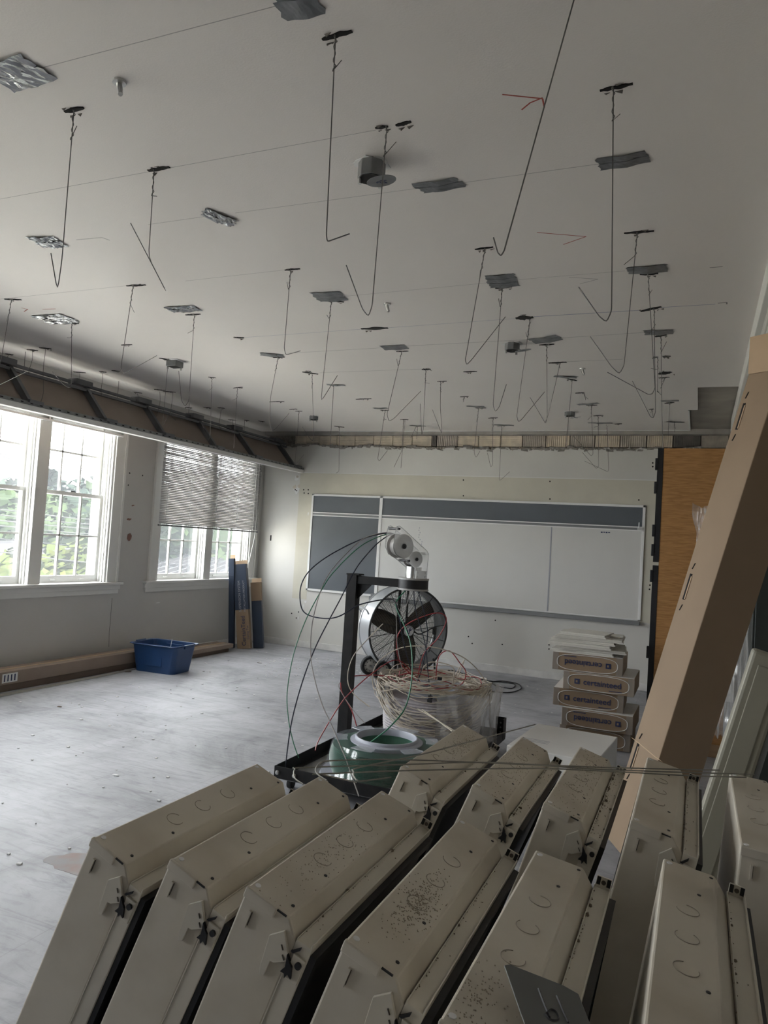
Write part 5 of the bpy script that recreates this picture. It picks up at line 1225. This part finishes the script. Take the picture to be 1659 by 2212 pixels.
# ------------------------------------------------------------------ cables running over the pulley head
def zp(x, y): return (580+x/3.072, 1100+y/3.072)          # points read in the enlarged view of the cart
def cable(pts, ys, mt, lab, r=.0042, grp='cables on the cart'):
    n = len(pts); pp = []
    for i, q in enumerate(pts):
        t = i/(n-1); k = t*(len(ys)-1); a = int(min(k, len(ys)-2)); y = ys[a]+(ys[a+1]-ys[a])*(k-a)
        pp.append(ony(*zp(*q), y))
    for p in pp: p.z = max(p.z, .012)
    pp = spline(pp, 7); o = pp[0]
    return tag(MB().tube(rel(pp, o), r, 6).build('cable', mt, loc=o, smooth=True), lab, 'cable', grp)
cable([(905,250),(870,190),(800,160),(640,190),(430,290),(280,400),(215,510),(215,640),(260,700),(370,725),(470,710),(590,640),(700,610),(800,597),(840,615),(862,690),(900,900),(960,1110)], [5.67,5.6,5.3,5.2,5.1,5.2,5.6,5.9], 'navy_wire', 'navy cable making the wide loop left of the post', .005)
cable([(900,240),(860,190),(800,165),(690,200),(580,270),(430,420),(350,540),(250,730),(170,950),(125,1200),(130,1370),(160,1530),(200,1650)], [5.67,5.6,5.2,5.0,4.8,4.7], 'green_wire', 'green cable arching from the pulley down to the front corner', .004)
cable([(895,235),(850,180),(790,155),(640,190),(500,310),(400,430),(340,560),(290,760),(280,960),(300,1100),(350,1280),(430,1460),(510,1650),(560,1790),(600,1905)], [5.67,5.6,5.2,4.9,4.6,4.4,4.3], 'grey_wire', 'pale grey cable arching down in front of the green spool', .004)
cable([(915,250),(870,195),(815,168),(720,230),(620,340),(560,430),(480,590),(400,740),(310,920),(230,1130),(160,1380),(125,1600),(112,1740)], [5.67,5.6,5.2,4.9,4.6,4.5], 'navy_wire', 'black cable crossing in front of the post', .005)
cable([(915,532),(850,610),(850,660),(900,770),(940,880),(955,1030),(940,1200),(900,1330),(820,1430),(740,1500),(620,1590)], [5.67,5.6,5.4,5.1,4.8,4.7], 'green_wire', 'green cable dropping from the swivel into the green spool', .005)
cable([(965,535),(968,620),(990,720),(1040,900),(1060,1100),(1085,1290),(1110,1400)], [5.67,5.7,5.7,5.6], 'navy_wire', 'dark blue cable dropping from the swivel onto the white spool', .004)
cable([(990,535),(1050,760),(1050,900),(1020,1050),(980,1170)], [5.67,5.75,5.85,5.9], 'navy_wire', 'black cable dropping right of the dark blue one', .004)
cable([(940,535),(915,640),(880,680),(845,640),(850,760),(855,900),(890,1080)], [5.67,5.7,5.7,5.8], 'grey_wire', 'thin grey cable dropping left under the swivel', .0035)
cable([(310,1600),(340,1520),(460,1320),(540,1220),(700,1080),(850,1000),(960,1090),(1010,1150)], [4.75,5.0,5.3,5.6,5.85,5.9], 'red_wire', 'red cable stretched from the front corner to the white spool', .0045)
cable([(478,1150),(490,1220),(550,1330),(585,1440)], [5.55,5.5,5.45], 'red_wire', 'short red cable hanging beside the post', .0045)
cable([(960,1110),(870,1010),(850,880),(880,800),(960,740),(1100,690),(1170,705),(1175,760),(1120,860),(1030,960),(990,1110)], [5.9,5.8,5.8,5.85,5.9], 'red_wire', 'red cable looping up in front of the fan', .0045)
cable([(1110,1130),(1130,980),(1200,940),(1270,1020),(1310,1080),(1290,1150),(1220,1190)], [5.95,5.9,5.9,6.0], 'red_wire', 'red cable loop standing at the right of the white spool', .0045)
cable([(545,1108),(700,1100),(820,1110),(960,1085),(1100,1120)], [5.7,5.8,5.9], 'red_wire', 'red cable lying across the top of the white spool', .0045)
cable([(700,1200),(690,1100),(740,1000),(880,920),(1050,910),(1220,950),(1330,1010),(1420,1110),(1465,1230),(1470,1380)], [5.7,5.75,5.85,6.0,6.1], 'cream_wire', 'big cream wire loop standing over the white spool', .0045)
cable([(670,1310),(560,1220),(525,1120),(560,980),(660,860),(760,760)], [5.55,5.6,5.7], 'cream_wire', 'cream wire curving up left of the white spool', .0045)
cable([(475,1150),(470,1190),(560,1330),(640,1420)], [5.5,5.45,5.4], 'grey_wire', 'short grey wire beside the post', .0035)
cable([(1010,1080),(1060,1020),(1150,1020),(1230,1060),(1220,1180),(1300,1000),(1240,1100)], [5.9,5.95,6.0], 'cream_wire', 'kinked cream wire at the right of the white spool', .0045)
cable([(990,1325),(1100,1390),(1200,1450),(1250,1480)], [5.45,5.3,5.1], 'cream_wire', 'cream wire slanting down toward the fixture housings', .0045)
cable([(1020,1330),(1120,1400),(1220,1475)], [5.45,5.3,5.1], 'cream_wire', 'second cream wire slanting down toward the fixture housings', .0045)
# the heap of loose wire: too tangled to count
rr = random.Random(44); mb = MB()
for k in range(64):
    a0 = rr.uniform(0, 6.28); n = 30; R0 = rr.uniform(.30, .46); ex = rr.uniform(.88, 1.08); dx_, dy_ = rr.uniform(-.05, .05), rr.uniform(-.05, .05); zb_ = rr.uniform(.50, .62); tl = rr.uniform(-.10, .06); span = rr.uniform(3.5, 6.28); pts = []
    drop = rr.random() < .55
    for i in range(n+1):
        a = a0+span*i/n; r = R0*(1+.05*math.sin(3*a+k)); z = zb_+tl*math.sin(a-.5)+.02*math.sin(5*a+k)
        if drop: z -= .26*max(0, math.sin(a+2.9))**1.5; r = max(r, .43+.03*math.sin(k)) if math.sin(a+2.9) > 0 else r
        if r > .415 or z > .56: pass
        else: z = max(z, .555 if r < .42 else .2)
        pts.append((WSX+dx_+math.cos(a)*r*ex, WSY+dy_+math.sin(a)*r, z))
    mb.tube(pts, .0036, 4)
tag(mb.build('wire_tangle', 'cream_wire'), 'tangle of loose cream wire heaped on the white spool', 'wire tangle', kind='stuff')
mb = MB()
for k in range(4):
    a0 = rr.uniform(0, 6.28); R0 = rr.uniform(.28, .42); zb_ = rr.uniform(.57, .64); span = rr.uniform(2.5, 5)
    mb.tube([(WSX+math.cos(a0+span*i/24)*R0, WSY+math.sin(a0+span*i/24)*R0, zb_+.02*math.sin(i*.7+k)) for i in range(25)], .0038, 4)
tag(mb.build('red_wire_tangle', 'red_wire'), 'strands of red wire mixed into the heap on the white spool', 'wire tangle', kind='stuff')
GK = 'black clips on the wire heap'
for px, py, lab in ((930,1506,'lower black clip on the wire heap'),(928,1514,'small black clip just under another on the wire heap'),(950,1466,'black clip at the back of the wire heap')):
    p = ony(px, py, 5.54 if py > 1480 else 6.0); tag(MB().box(-.018, .018, -.01, .01, -.012, .012).build('wire_clip', 'black', loc=p, bevel=.003), lab, 'clip', GK)
# clear wrapping around the white spool
wrp = empty('plastic_wrap', (WSX+.02, WSY, .09), label='clear plastic wrapping standing around the white spool', cat='plastic wrap')
mb = MB(); n = 40; m_ = 8; vs_ = []
for j in range(m_+1):
    for i in range(n+1):
        a = R_(-70+150*i/n); r = .50+.03*math.sin(a*9)+.015*math.sin(a*23+j); r *= 1-.04*math.sin(j*.6); sq = 1/max(abs(math.cos(a)), abs(math.sin(a)))**.35
        vs_.append((math.cos(a)*r*sq, math.sin(a)*r*sq, .02+.46*j/m_+.02*math.sin(a*5)))
mb.add(vs_, [(j*(n+1)+i, j*(n+1)+i+1, (j+1)*(n+1)+i+1, (j+1)*(n+1)+i) for j in range(m_) for i in range(n)])
mb.build('film', 'film', wrp, smooth=True)
